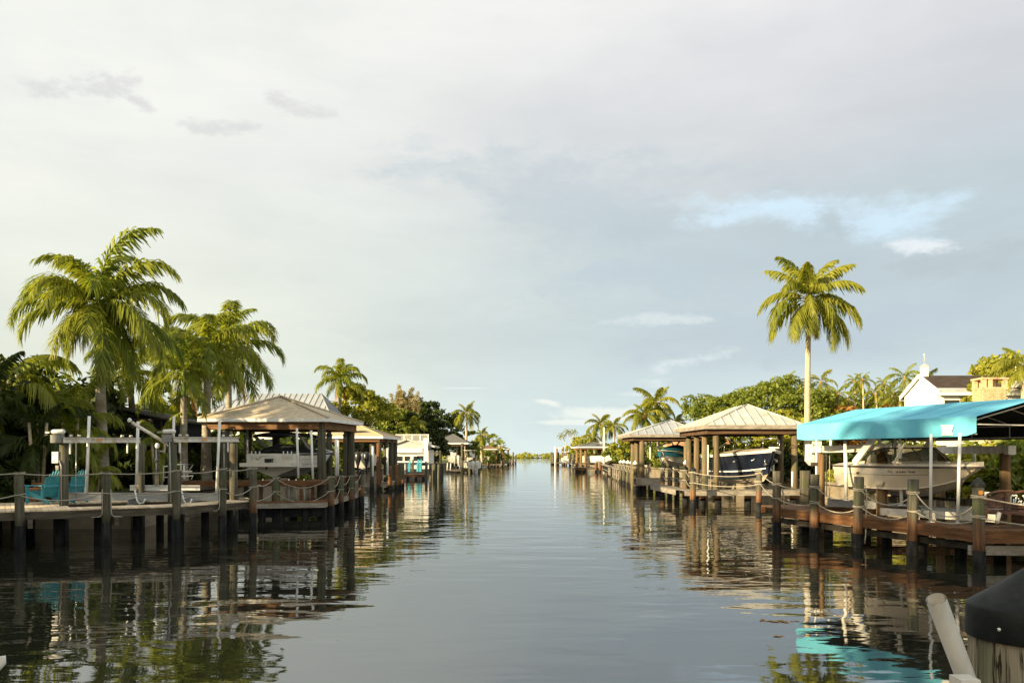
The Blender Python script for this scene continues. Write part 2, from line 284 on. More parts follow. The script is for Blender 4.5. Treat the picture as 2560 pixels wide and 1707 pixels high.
def water_mat():
    m, N = new_mat('canal_water')
    pos = N.n('ShaderNodeNewGeometry').outputs['Position']
    w1 = N.noise(N.map(pos, (0.30, 0.62, 1), rot=(0, 0, R(6))), 1.0, 2, 0.45, 0.3)
    w2 = N.noise(N.map(pos, (0.75, 1.7, 1), (7, 3, 0), (0, 0, R(-8))), 1.0, 2, 0.5, 0.4)
    w3 = N.noise(N.map(pos, (2.6, 5.5, 1), (1, 9, 0), (0, 0, R(10))), 1.0, 2, 0.5)
    calm = N.rng(N.noise(N.map(pos, (0.05, 0.035, 1)), 1.0, 3), 0.40, 0.62, 0.55, 1.3)
    h = N.m('ADD', N.m('MULTIPLY', w1, 0.026), N.m('MULTIPLY', N.m('ADD', N.m('MULTIPLY', w2, 0.0105), N.m('MULTIPLY', w3, 0.0016)), calm))
    b = N.n('ShaderNodeBump'); b.inputs['Strength'].default_value = 1.0; b.inputs['Distance'].default_value = 1.0
    N.l(h, b.inputs['Height'])
    p = N.n('ShaderNodeBsdfPrincipled'); p.inputs['Base Color'].default_value = (0.016, 0.017, 0.012, 1)
    p.inputs['Roughness'].default_value = 0.025; p.inputs['IOR'].default_value = 3.3
    N.l(b.outputs[0], p.inputs['Normal']); out(N, p.outputs[0]); return m
M['water'] = water_mat()

# ------------------------------------------------------------------ geometry helpers
def PX(px, d): return (px-CX)/F*d
def PZ(py, d): return CH-(py-HY)/F*d
def P(px, py, d): return Vector((PX(px, d), d, PZ(py, d)))
ORG = {}
def tag(o, label=None, cat=None, group=None, kind=None):
    if label: o['label'] = label
    if cat: o['category'] = cat
    if group: o['group'] = group
    if kind: o['kind'] = kind
    return o
def thing(name, label, cat, loc, group=None):
    o = bpy.data.objects.new(name, None); o.empty_display_size = 0.2; C.objects.link(o); o.location = loc
    ORG[o] = Vector(loc); return tag(o, label, cat, group)
def link(name, me, parent=None, loc=(0, 0, 0), rot=None, sc=None):
    o = bpy.data.objects.new(name, me); C.objects.link(o); o.location = loc
    if rot: o.rotation_euler = rot
    if sc: o.scale = (sc, sc, sc) if isinstance(sc, (int, float)) else sc
    if parent is not None: o.parent = parent
    ORG[o] = (ORG[parent] if parent is not None else Vector()) + Vector(loc)
    return o
class MB:
    def __init__(s): s.v = []; s.f = []; s.smooth = []
    def add(s, vs, fs, smooth=False):
        n = len(s.v); s.v += [tuple(v) for v in vs]; s.f += [tuple(i+n for i in f) for f in fs]; s.smooth += [smooth]*len(fs); return s
    def box(s, c, size, rz=0.0, bev=0.0):
        c = Vector(c); x, y, z = size[0]/2, size[1]/2, size[2]/2; ca, sa = math.cos(rz), math.sin(rz)
        vs = [c+Vector((a*x*ca-b*y*sa, a*x*sa+b*y*ca, d*z)) for a, b, d in
              ((-1, -1, -1), (1, -1, -1), (1, 1, -1), (-1, 1, -1), (-1, -1, 1), (1, -1, 1), (1, 1, 1), (-1, 1, 1))]
        return s.add(vs, [(0, 3, 2, 1), (4, 5, 6, 7), (0, 1, 5, 4), (1, 2, 6, 5), (2, 3, 7, 6), (3, 0, 4, 7)])
    def beam(s, a, b, w, h, up=(0, 0, 1)):
        """box from a to b, width w (sideways) and height h (along up)"""
        a, b = Vector(a), Vector(b); d = (b-a).normalized(); u = Vector(up)
        if abs(d.dot(u)) > 0.98: u = Vector((0, 1, 0))
        sd_ = d.cross(u).normalized(); u = sd_.cross(d).normalized()
        vs = [p+sd_*(i*w/2)+u*(j*h/2) for p in (a, b) for i, j in ((-1, -1), (1, -1), (1, 1), (-1, 1))]
        return s.add(vs, [(3, 2, 1, 0), (4, 5, 6, 7), (0, 1, 5, 4), (1, 2, 6, 5), (2, 3, 7, 6), (3, 0, 4, 7)])
    def ibeam(s, a, b, w, h, t=0.02):
        a, b = Vector(a), Vector(b); up = Vector((0, 0, 1))
        s.beam(a+up*(h/2-t/2), b+up*(h/2-t/2), w, t); s.beam(a-up*(h/2-t/2), b-up*(h/2-t/2), w, t)
        return s.beam(a, b, t, h-2*t)
    def tube(s, pts, r, n=8, caps=True, smooth=True):
        pts = [Vector(p) for p in pts]; m = len(pts); rs = r if isinstance(r, (list, tuple)) else [r]*m
        vs = []; ref = None
        for i, p in enumerate(pts):
            d = (pts[min(i+1, m-1)]-pts[max(i-1, 0)]).normalized()
            if ref is None or abs(ref.dot(d)) > 0.97: ref = Vector((1, 0, 0)) if abs(d.x) < 0.9 else Vector((0, 1, 0))
            a = (ref-d*ref.dot(d)).normalized(); b = d.cross(a); ref = a
            vs += [p+a*(math.cos(2*math.pi*k/n)*rs[i])+b*(math.sin(2*math.pi*k/n)*rs[i]) for k in range(n)]
        fs = [(i*n+k, i*n+(k+1) % n, (i+1)*n+(k+1) % n, (i+1)*n+k) for i in range(m-1) for k in range(n)]
        s.add(vs, fs, smooth)
        if caps:
            k0 = len(s.v)-len(vs)
            s.f.append(tuple(k0+k for k in range(n))[::-1]); s.f.append(tuple(k0+(m-1)*n+k for k in range(n))); s.smooth += [False, False]
        return s
    def lathe(s, c, prof, n=20, smooth=True):
        """prof: list of (radius, z) from bottom to top"""
        c = Vector(c); vs = []
        for r, z in prof: vs += [c+Vector((math.cos(2*math.pi*k/n)*r, math.sin(2*math.pi*k/n)*r, z)) for k in range(n)]
        fs = [(i*n+k, i*n+(k+1) % n, (i+1)*n+(k+1) % n, (i+1)*n+k) for i in range(len(prof)-1) for k in range(n)]
        return s.add(vs, fs, smooth)
    def ring(s, c, r, t, n=18, m=6, tilt=(0, 0)):
        c = Vector(c); pts = [c+Vector((math.cos(a)*r, math.sin(a)*r, math.cos(a)*tilt[0]+math.sin(a)*tilt[1])) for a in [2*math.pi*i/n for i in range(n)]]
        vs = []
        for i, p in enumerate(pts):
            o = (p-c); o.z = 0; o.normalize()
            vs += [p+o*(math.cos(2*math.pi*k/m)*t)+Vector((0, 0, math.sin(2*math.pi*k/m)*t)) for k in range(m)]
        fs = [(i*m+k, i*m+(k+1) % m, ((i+1) % n)*m+(k+1) % m, ((i+1) % n)*m+k) for i in range(n) for k in range(m)]
        return s.add(vs, fs, True)
    def poly_prism(s, poly, z0, z1):
        n = len(poly); vs = [(x, y, z0) for x, y in poly]+[(x, y, z1) for x, y in poly]
        return s.add(vs, [tuple(range(n))[::-1], tuple(range(n, 2*n))]+[(i, (i+1) % n, n+(i+1) % n, n+i) for i in range(n)])
    def slab(s, poly3, t, nrm=None):
        """thick sheet: polygon of 3D points extruded by -normal*t"""
        p = [Vector(q) for q in poly3]; n = len(p)
        nn = nrm or (p[1]-p[0]).cross(p[2]-p[0]).normalized()
        if nn.z < 0 and nrm is None: nn = -nn
        return s.add(p+[q-nn*t for q in p], [tuple(range(n)), tuple(range(n, 2*n))[::-1]]+[(i, n+i, n+(i+1) % n, (i+1) % n) for i in range(n)])
    def mesh(s, name, mat, off=Vector()):
        me = bpy.data.meshes.new(name)
        me.from_pydata([(x-off[0], y-off[1], z-off[2]) for x, y, z in s.v], [], s.f)
        me.polygons.foreach_set('use_smooth', s.smooth)
        if mat: me.materials.append(mat)
        me.validate(); me.update(); return me
    def build(s, name, mat, parent=None):
        off = ORG[parent] if parent is not None else Vector()
        return link(name, s.mesh(name, M[mat] if isinstance(mat, str) else mat, off), parent)
    def single(s, name, mat, label, cat, group=None, kind=None):
        """a thing that is one mesh, origin at its base"""
        a = np.array(s.v); o = Vector(((a[:, 0].min()+a[:, 0].max())/2, (a[:, 1].min()+a[:, 1].max())/2, a[:, 2].min()))
        ob = link(name, s.mesh(name, M[mat], o), None, o)
        return tag(ob, label, cat, group, kind)
def npmesh(name, V, Fq, mat):
    me = bpy.data.meshes.new(name); V = np.asarray(V, dtype=np.float32); Fq = np.asarray(Fq, dtype=np.int32)
    n, k = Fq.shape
    me.vertices.add(len(V)); me.vertices.foreach_set('co', V.ravel())
    me.loops.add(n*k); me.loops.foreach_set('vertex_index', Fq.ravel())
    me.polygons.add(n); me.polygons.foreach_set('loop_start', np.arange(0, n*k, k, dtype=np.int32))
    me.polygons.foreach_set('loop_total', np.full(n, k, dtype=np.int32))
    me.update(calc_edges=True); me.materials.append(mat); return me
def children_of(o): return [c for c in bpy.data.objects if c.parent == o]
def copy_thing(root, loc, rotz=0.0, label=None, sc=None, group=None, kids=None):
    r = root.copy(); C.objects.link(r); r.location = loc; r.rotation_euler = (0, 0, rotz); ORG[r] = Vector(loc)
    if sc: r.scale = (sc, sc, sc)
    if label: r['label'] = label
    if group: r['group'] = group
    for ch in (kids or children_of(root)):
        c = ch.copy(); C.objects.link(c); c.parent = r
    return r
ordn = ['first', 'second', 'third', 'fourth', 'fifth', 'sixth', 'seventh', 'eighth', 'ninth', 'tenth']
# ------------------------------------------------------------------ water, ground, seawalls
def sheet(name, pts, z, mat):
    me = bpy.data.meshes.new(name); me.from_pydata([(x, y, z) for x, y in pts], [], [tuple(range(len(pts)))]); me.materials.append(M[mat])
    return tag(link(name, me), kind='structure')
sheet('water', [(-3000, -600), (3000, -600), (3000, 5000), (-3000, 5000)], 0.0, 'water')
GZ = 1.12
LB = [(-18.2, -60), (-18.2, 28.4), (-13.5, 28.4), (-13.5, 45), (-14.6, 62), (-12.5, 120), (-8.5, 210), (-5.5, 262)]
RB = [(17.2, -60), (16.6, 26), (16.0, 60), (16.6, 130), (17.5, 205), (17.8, 232)]
def land(name, line, side, far):
    b = MB(); poly = line+[(side*500, far), (side*500, -60)]
    if side > 0: poly = poly[::-1]
    b.poly_prism(poly[::-1], -1.5, GZ); o = b.build(name, 'grass'); tag(o, kind='structure')
land('left_bank_ground', LB, -1, 262); land('right_bank_ground', RB, 1, 232)
def seawall(line, side, label):
    t = thing('seawall', label, 'seawall', (line[0][0], line[0][1], 0))
    for (a, b_) in zip(line[:-1], line[1:]):
        a, b_ = Vector((*a, 0)), Vector((*b_, 0)); d = (b_-a); L = d.length; d.normalize(); nrm = Vector((d.y, -d.x, 0))*(1 if side < 0 else -1)
        k = max(1, int(L/4.0)) if a.y < 80 else 1
        if a.y < 0: a = a+d*max(0, -a.y-2); L = (b_-a).length; k = max(1, int(L/4.0))
        for i in range(k):
            p, q = a+d*(L*i/k), a+d*(L*(i+1)/k-0.03)
            MB().beam(p+nrm*0.06+Vector((0, 0, 0.27)), q+nrm*0.06+Vector((0, 0, 0.27)), 0.10, 1.55).build('seawall_panel', 'concrete', t)
            MB().beam(p+nrm*0.02+Vector((0, 0, GZ+0.06)), q+nrm*0.02+Vector((0, 0, GZ+0.06)), 0.46, 0.14).build('seawall_cap', 'concrete', t)
seawall(LB[1:4], -1, 'pale concrete seawall behind the grey dock on the left bank')
seawall(LB[3:], -1, 'long concrete seawall along the far left bank of the canal')
seawall([(17.2, 0)]+RB[1:3], 1, 'pale concrete seawall behind the docks on the right bank')
seawall(RB[2:], 1, 'long concrete seawall along the far right bank of the canal')
b = MB(); b.add([(-17.9, 25.2, GZ+.02), (-16.4, 28.7, GZ+.02), (-19.5, 31.8, GZ+.02), (-30, 31, GZ+.02), (-30, 24, GZ+.02), (-18.4, 24, GZ+.02)], [(0, 1, 2, 3, 4, 5)])
tag(b.build('path', 'sand'), kind='structure')

# ------------------------------------------------------------------ palms
def frond_mesh(kind, a0, droop, seed, n=62):
    """one frond of unit length: rachis curve in the XZ plane, leaflets on both sides"""
    rg = np.random.RandomState(seed); V = []; Fc = []
    m = 16; ts = np.linspace(0, 1, m+1); ang = np.radians(a0-droop*ts**(1.25 if kind != 'royal' else 1.9))
    px = np.concatenate([[0], np.cumsum(np.cos((ang[1:]+ang[:-1])/2)/m)]); pz = np.concatenate([[0], np.cumsum(np.sin((ang[1:]+ang[:-1])/2)/m)])
    bend = rg.uniform(-0.10, 0.10); py = bend*ts**2
    def at(t): return np.array([np.interp(t, ts, px), np.interp(t, ts, py), np.interp(t, ts, pz)])
    # rachis as a tapering three-sided tube
    for i in range(m+1):
        r = 0.0105*(1-ts[i])+0.002; a = ang[i]; nx = np.array([-math.sin(a), 0, math.cos(a)]); c = np.array([px[i], py[i], pz[i]])
        for k in range(3):
            th = 2*math.pi*k/3; V.append(c+nx*r*math.cos(th)*0.8+np.array([0, 1, 0])*r*math.sin(th)*1.3)
    for i in range(m):
        for k in range(3): Fc.append((i*3+k, i*3+(k+1) % 3, (i+1)*3+(k+1) % 3, (i+1)*3+k))
    t0 = 0.08 if kind == 'royal' else 0.15
    for i in range(n):
        t = t0+(1-t0)*(i+0.5)/n
        c = at(t); tg = at(min(1, t+0.02))-at(t-0.02); tg /= np.linalg.norm(tg)
        side0 = np.array([0, 1.0, 0]); up = np.cross(tg, side0); up /= np.linalg.norm(up)
        prof = math.sin(math.pi*min(1, max(0, (t-t0)/(1-t0)))**0.75*0.93+0.16)**0.6
        ll = (0.265 if kind == 'royal' else 0.31)*max(0.5 if kind == 'royal' else .35, prof)
        for sgn in (-1, 1):
            reps = 2 if kind == 'royal' else 1
            for q in range(reps):
                roll = rg.uniform(-0.75, 0.55) if kind == 'royal' else rg.uniform(-0.35, 0.05)
                fwd = math.radians(rg.uniform(48, 62)-26*t)
                L = ll*rg.uniform(0.62, 1.15)
                s = side0*sgn*math.cos(roll)+up*math.sin(roll)
                dr = s*math.sin(fwd)+tg*math.cos(fwd)
                g = rg.uniform(0.5, 1.05) if kind == 'royal' else rg.uniform(0.6, 1.2)
                p1 = c+dr*L*0.5+np.array([0, 0, -L*0.12*g]); p2 = c+dr*L*0.86+np.array([0, 0, -L*0.62*g])
                w = (0.0125 if kind == 'royal' else 0.0165)*rg.uniform(0.8, 1.2)
                wv_ = tg*w; b0 = len(V)
                V += [c-wv_*0.5, c+wv_*0.5, p1+wv_, p1-wv_, p2+wv_*0.15, p2-wv_*0.15]
                Fc += [(b0, b0+1, b0+2, b0+3), (b0+3, b0+2, b0+4, b0+5)]
    return V, Fc
FL = {}
def frond_lib(kind, a0, v, mat):
    key = (kind, a0, v, mat)
    if key not in FL:
        droop = {'royal': 98, 'coco': 102, 'slim': 110}[kind]*(1.0 if a0 > 0 else 0.6)+v*9
        if a0 >= 70: droop *= (.62 if kind != 'royal' else .95)
        if a0 < -45: droop = 25
        V, Fc = frond_mesh('royal' if kind == 'royal' else 'coco', a0, droop, (a0+200)*7+v*131, 50 if kind == 'royal' else 58 if kind == 'coco' else 32)
        FL[key] = npmesh(kind+'_frond', V, Fc, M[mat])
    return FL[key]
def fan_lib(v):
    key = ('fan', v)
    if key not in FL:
        rg = np.random.RandomState(v+50); V = [(0, -.01, 0), (0, .01, 0), (.55, .006, 0.02), (.55, -.006, 0.02)]; Fc = [(0, 1, 2, 3)]
        for i in range(22):
            a = math.radians(-115+230*i/21); L = 0.42*rg.uniform(.85, 1.1); d = np.array([math.cos(a), math.sin(a), 0]); s = np.array([-math.sin(a), math.cos(a), 0])*0.026
            c = np.array([.55, 0, .02]); b0 = len(V); mdl = c+d*L*.6+np.array([0, 0, .03]); tip = c+d*L+np.array([0, 0, -.12*rg.uniform(.5, 1.5)])
            V += [c-s*.3, c+s*.3, mdl+s, mdl-s, tip+s*.1, tip-s*.1]; Fc += [(b0, b0+1, b0+2, b0+3), (b0+3, b0+2, b0+4, b0+5)]
        FL[key] = npmesh('fan_frond', V, Fc, M['L_royal'])
    return FL[key]
A0S = [85, 70, 55, 38, 20, 2, -18, -40, -62]
def near_a0(a): return min(A0S, key=lambda q: abs(q-a))
def palm(label, base, top, kind='coco', L=3.2, n=17, fronds=None, r=(0.2, 0.14), seed=0, name=None, group=None, lo=-35, mat=None, dead=0, nuts=0, bulge=0.0, sway=0.3, ring=True):
    rg = random.Random(seed*77+5)
    base, top = Vector(base), Vector(top)
    t = thing(name or {'royal': 'royal_palm', 'coco': 'coconut_palm', 'slim': 'slim_palm', 'fan': 'fan_palm'}[kind], label, 'palm tree', base, group)
    H = (top-base).length; mid = (base+top)/2+Vector((rg.uniform(-1, 1), rg.uniform(-1, 1), 0))*sway
    pts = []; rs = []
    for i in range(13):
        u = i/12; p = base*(1-u)**2+mid*2*u*(1-u)+top*u*u
        pts.append(p); rr = r[0]*(1-u)+r[1]*u; rr *= 1+bulge*math.exp(-((u-0.12)/0.16)**2)+0.30*math.exp(-u*16); rs.append(rr)
    cs = 0.0
    if kind == 'royal':
        cs = min(1.6, 0.2*H+0.3)
    k = MB(); k.tube(pts, rs, 12); k.build('trunk', 'trunk_royal' if kind == 'royal' else 'trunk_coco', t)
    if kind == 'royal':
        d = (pts[-1]-pts[-2]).normalized(); s = MB(); s.tube([top-d*0.02, top+d*cs*0.3, top+d*cs*0.75, top+d*cs], [r[1]*1.25, r[1]*1.3, r[1]*0.9, r[1]*0.55], 10); s.build('crownshaft', 'shaft', t)
        hub = top+d*cs*0.93
    else:
        hub = top.copy(); s = MB(); s.tube([top-Vector((0, 0, .3)), top, top+Vector((0, 0, L*.08))], [r[1]*1.3, r[1]*1.7, r[1]*0.8], 9); s.build('leaf_sheath', 'boot', t)
    mat = mat or {'royal': 'L_royal', 'coco': 'L_coco', 'slim': 'L_coco', 'fan': 'L_royal'}[kind]
    if fronds is None:
        fronds = []
        for i in range(n):
            u = i/(n-1); a = 84*(1-u)**1.0+lo*u
            fronds.append((i*137.5+rg.uniform(-14, 14), a+rg.uniform(-6, 6), rg.uniform(0.86, 1.08)*(0.75 if i < 2 else 1)))
    for i, (az, a0, s) in enumerate(fronds):
        if kind == 'fan': me = fan_lib(i % 3); rot = (0, -R(a0), R(az))
        else: me = frond_lib(kind, near_a0(a0), i % 3, mat); rot = (0, -R(a0-near_a0(a0))*0.8, R(az))
        link('frond', me, t, hub-base, rot, L*s)
    for i in range(dead):
        link('dry_frond', frond_lib('coco', -62, i % 3, 'L_dead'), t, hub-base-Vector((0, 0, .1)), (0, 0, R(i*360/max(1, dead)+40)), L*rg.uniform(.5, .7))
    if nuts:
        s = MB()
        for i in range(nuts):
            a = i*2.4; q = hub+Vector((math.cos(a)*rg.uniform(.22, .42), math.sin(a)*rg.uniform(.22, .42), -rg.uniform(.1, .75)))
            s.lathe(q, [(0.01, -.15), (.11, -.08), (.13, .02), (.08, .12), (.01, .15)], 8)
        s.build('coconut_bunch', 'coconut', t)
    return t
# ------------------------------------------------------------------ leafy trees and shrubs
def leaf_cloud(rg, cen, rad, npc, size, flat=0.6, elong=1.7, up=0.5):
    """clumps of leaf quads: cen (k,3), rad (k,)"""
    k = len(cen); n = k*npc
    d = rg.normal(size=(n, 3)); d /= np.linalg.norm(d, axis=1)[:, None]
    rr = rg.uniform(0.35, 1.0, n)**0.6
    off = d*rr[:, None]; off[:, 2] *= flat
    c = np.repeat(cen, npc, 0)+off*np.repeat(rad, npc)[:, None]
    nr = d*0.7+rg.normal(size=(n, 3))*0.55; nr[:, 2] += up; nr /= np.linalg.norm(nr, axis=1)[:, None]
    a = np.cross(nr, rg.normal(size=(n, 3))); a /= np.linalg.norm(a, axis=1)[:, None]; b_ = np.cross(nr, a)
    s = size*rg.uniform(0.6, 1.3, n)[:, None]
    V = np.stack([c-a*s*elong*.5, c+b_*s*.5, c+a*s*elong*.5-nr*s*0.2, c-b_*s*.5], 1).reshape(-1, 3)
    return V, np.arange(n*4).reshape(-1, 4)
def crown_clumps(rg, R3, k, inner=0.45, low=-0.35, lump=0.22):
    d = rg.normal(size=(k*3, 3)); d /= np.linalg.norm(d, axis=1)[:, None]; d = d[d[:, 2] > low][:k]
    ph = rg.uniform(0, 6, 3)
    f = 1+lump*np.sin(d[:, 0]*3.1+ph[0])*np.cos(d[:, 1]*2.7+ph[1])+lump*.6*np.sin(d[:, 2]*5+d[:, 0]*4+ph[2])
    return d*np.array(R3)*(f*rg.uniform(inner, 1.0, len(d))**0.5)[:, None]
def tree(label, base, cz, R3, mat='L_mid', k=150, npc=70, size=0.17, seed=1, name='broadleaf_tree', cr=0.20, low=-0.35, trunk=0.22, limbs=7, group=None, cat='tree', flat=0.65, up=0.5, lump=0.22, inner=0.45, elong=1.7, accent=None):
    rg = np.random.RandomState(seed); base = Vector(base); t = thing(name, label, cat, base, group)
    cen = crown_clumps(rg, R3, k, inner, low, lump); cc = np.array([0, 0, cz-base.z]); rad = np.mean(R3)*cr*rg.uniform(.65, 1.25, len(cen))
    V, Fq = leaf_cloud(rg, cen+cc, rad, npc, size, flat, elong, up)
    link('crown', npmesh(name+'_crown', V, Fq, M[mat]), t)
    b = MB(); fork = Vector((0, 0, max(0.4, (cz-base.z)-R3[2]*0.55)))
    if trunk:
        b.tube([base-Vector((0, 0, .1)), base+fork*0.5+Vector((rg.uniform(-.15, .15), rg.uniform(-.15, .15), 0)), base+fork], [trunk*1.25, trunk, trunk*.85], 9); b.build('trunk', 'bark', t)
        for i in range(limbs):
            e = Vector(cen[rg.randint(len(cen))])*0.85+Vector(cc); mid = (fork+e)/2+Vector((0, 0, -.1*R3[2]))
            l = MB(); l.tube([base+fork-Vector((0, 0, .15)), base+mid, base+e], [trunk*.6, trunk*.36, trunk*.12], 6); l.build('limb', 'bark', t)
    if accent:
        V, Fq = leaf_cloud(rg, (cen+cc)[::accent[1]]*1.03, rad[::accent[1]], 16, size*.8, flat, elong, up); link('blossom', npmesh('blossom', V, Fq, M[accent[0]]), t)
    return t
def shrub(label, base, R3, mat='L_dark', k=40, npc=60, size=0.14, seed=1, name='shrub', group=None, accent=None, elong=1.7):
    return tree(label, base, base[2]+R3[2]*0.62, R3, mat, k, npc, size, seed, name, 0.30, -0.9, 0.05, 4, group, 'shrub', 0.8, 0.5, 0.18, 0.35, elong, accent)
def arch_plant(label, base, n, L, seed, mat='L_dark', kind='coco', name='feathery_palm', lo=5, h=0.6, cat='palm tree'):
    """low clump palm: fronds arching from near the ground"""
    rg = random.Random(seed); base = Vector(base); t = thing(name, label, cat, base)
    for i in range(3):
        a = i*2.1; MB().tube([base+Vector((math.cos(a)*.12, math.sin(a)*.12, -.05)), base+Vector((math.cos(a)*.3, math.sin(a)*.3, h))], [.07, .05], 7).build('stem', 'trunk_coco', t)
    for i in range(n):
        az = i*137.5+rg.uniform(-15, 15); a0 = 84-(84-lo)*i/(n-1)
        link('frond', frond_lib(kind, near_a0(a0), i % 3, mat), t, (0, 0, h*rg.uniform(.6, 1.0)), (0, 0, R(az)), L*rg.uniform(.75, 1.1))
    return t

# left bank: the royal palms
palm('tallest royal palm with big arching feathery fronds, at the left behind the teal chairs', (-15.35, 30, GZ), (-15.5, 30, 6.95), 'royal', 3.55, seed=3, r=(0.235, 0.15), bulge=0.12, sway=0.12, dead=2,
     fronds=[(5, 84, 1.12), (60, 80, .9), (200, 76, .8), (150, 66, .98), (8, 60, 1.02), (172, 46, 1.0), (20, 38, .95), (185, 22, 1.0), (350, 22, 1.0), (200, 4, .95), (335, 2, 1.0), (160, -8, .8), (20, -12, 1.05),
             (270, 60, .85), (90, 60, .9), (255, 20, .85), (290, -10, .9), (110, 20, .95), (75, -5, .9), (235, -30, .85), (310, -38, 1.0), (345, -42, .95), (195, -45, .75), (5, -40, .95), (355, -20, 1.0), (300, 35, .9), (240, 35, .85), (320, -55, .95), (350, -60, .9), (220, -55, .7)])
palm('shorter royal palm between the tallest palm and the pair beside the boathouse', (-13.95, 34, GZ), (-13.95, 34, 5.1), 'royal', 2.5, 15, seed=5, dead=1, r=(0.19, 0.13), bulge=0.1, sway=0.1, lo=-40)
palm('thick trunked royal palm left of the tan boathouse roof, one of a close pair', (-13.75, 36, GZ), (-13.7, 36, 6.1), 'royal', 3.1, 18, seed=6, r=(0.24, 0.15), bulge=0.1, sway=0.1, lo=-42)
palm('royal palm leaning over the left edge of the tan boathouse roof', (-13.8, 39, GZ), (-13.9, 39.3, 6.6), 'royal', 3.6, 18, seed=8, r=(0.19, 0.13), bulge=0.08, sway=0.1, lo=-45, dead=2)
palm('royal palm in shade behind the tallest palm, only partly seen', (-18.2, 38.5, GZ), (-18.4, 38.6, 5.6), 'royal', 3.0, 14, seed=11, r=(0.2, 0.14), sway=0.2, lo=-40)
for i, (px, d, n, L, mat, h, lab) in enumerate([
        (20, 29, 15, 2.7, 'L_royal', 4.4, 'arching feathery palm cut by the left edge of the photo'), (130, 30, 15, 2.5, 'L_royal', 3.6, 'sunlit feathery palm clump behind and left of the tallest palm'),
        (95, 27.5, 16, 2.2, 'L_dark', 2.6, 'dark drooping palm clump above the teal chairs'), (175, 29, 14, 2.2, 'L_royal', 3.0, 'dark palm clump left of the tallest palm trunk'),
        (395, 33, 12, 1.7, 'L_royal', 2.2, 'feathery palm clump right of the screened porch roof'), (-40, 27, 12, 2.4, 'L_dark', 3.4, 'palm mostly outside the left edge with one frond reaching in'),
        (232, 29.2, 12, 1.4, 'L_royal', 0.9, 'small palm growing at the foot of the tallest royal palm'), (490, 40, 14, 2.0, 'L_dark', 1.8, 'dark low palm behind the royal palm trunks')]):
    arch_plant(lab, (PX(px, d), d, GZ), n, L, 30+i, mat, 'coco', h=h, lo=-25)
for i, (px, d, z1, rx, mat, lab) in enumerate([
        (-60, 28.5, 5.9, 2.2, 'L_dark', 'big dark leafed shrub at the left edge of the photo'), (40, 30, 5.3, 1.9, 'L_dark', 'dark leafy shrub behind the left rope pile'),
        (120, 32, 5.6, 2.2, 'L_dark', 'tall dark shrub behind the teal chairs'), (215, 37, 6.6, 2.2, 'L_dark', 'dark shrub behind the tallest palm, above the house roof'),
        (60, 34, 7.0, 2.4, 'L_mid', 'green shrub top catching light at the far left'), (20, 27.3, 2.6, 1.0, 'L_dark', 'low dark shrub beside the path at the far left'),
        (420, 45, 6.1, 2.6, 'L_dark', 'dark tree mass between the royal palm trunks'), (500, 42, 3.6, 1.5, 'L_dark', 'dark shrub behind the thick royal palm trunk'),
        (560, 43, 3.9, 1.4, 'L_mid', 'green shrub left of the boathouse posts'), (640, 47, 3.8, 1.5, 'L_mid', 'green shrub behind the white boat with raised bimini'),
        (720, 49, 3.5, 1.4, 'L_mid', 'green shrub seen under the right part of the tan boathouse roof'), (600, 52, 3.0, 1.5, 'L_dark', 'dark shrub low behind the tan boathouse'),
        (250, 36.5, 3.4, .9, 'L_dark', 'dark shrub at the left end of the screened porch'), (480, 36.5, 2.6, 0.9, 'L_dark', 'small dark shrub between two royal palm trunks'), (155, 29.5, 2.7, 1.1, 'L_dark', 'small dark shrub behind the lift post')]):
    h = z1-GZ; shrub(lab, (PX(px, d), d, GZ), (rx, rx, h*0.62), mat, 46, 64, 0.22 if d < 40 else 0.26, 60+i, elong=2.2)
# trees outside the left edge whose shade falls over the docks
for i, (x, y, h, rx) in enumerate([(-25, -6, 9.7, 4.4), (-33, -12, 10.0, 4.6), (-24.5, 2.2, 8.8, 3.7), (-26, 9.0, 7.6, 3.2), (-22.5, 14.5, 7.0, 2.5), (-26.0, 19.5, 6.3, 2.5), (-29, -22, 11, 4.8), (-40, -25, 12, 5.5), (-22.5, 23.4, 4.6, 1.9)]):
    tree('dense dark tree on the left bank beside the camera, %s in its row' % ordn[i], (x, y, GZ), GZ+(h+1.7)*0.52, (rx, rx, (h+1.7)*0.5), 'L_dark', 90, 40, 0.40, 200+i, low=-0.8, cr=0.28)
palm('added coconut palm out of view on the left bank, its crown shading the canopy', (-24.5, -4.5, GZ), (-24.5, -4.5, 13.9), 'coco', 3.4, 20, seed=131, r=(.2, .14), lo=-40)  # unseen palm, added so its crown casts dappled shadow on the canopy
# further along the left bank
palm('royal palm with full feathery crown behind the yellow green tree on the left bank', (PX(850, 72), 72, GZ), (PX(850, 72), 72, 8.0), 'royal', 2.9, 17, seed=21, dead=2, r=(.2, .14), lo=-30)
tree('broad yellow green tree with a domed airy crown beside the white house', (PX(905, 74), 74, GZ), 6.2, (3.1, 2.8, 2.5), 'L_lime', 130, 70, 0.20, 301, low=-0.2, trunk=.16)
tree('olive green tree right of the domed yellow green tree', (PX(962, 104), 104, GZ), 5.9, (3.4, 3, 3.2), 'L_mid', 120, 55, 0.26, 302, low=-.6)
tree('dark tree mass left of the orange trunked small palm on the left bank', (PX(1000, 107), 107, GZ), 5.2, (4.6, 3, 3.7), 'L_dark', 110, 60, 0.28, 303, low=-.8)
tree('dark rounded sea grape tree behind the dark roofed far boathouse', (PX(1086, 136), 136, GZ), 6.2, (5.6, 3.5, 5.0), 'L_dark', 130, 60, 0.30, 304, low=-.8)
tree('dark sea grape tree in front of the brown feathery pine', (PX(1050, 110), 110, GZ), 5.2, (3.8, 3, 4.1), 'L_dark', 100, 60, 0.30, 305, low=-.8)
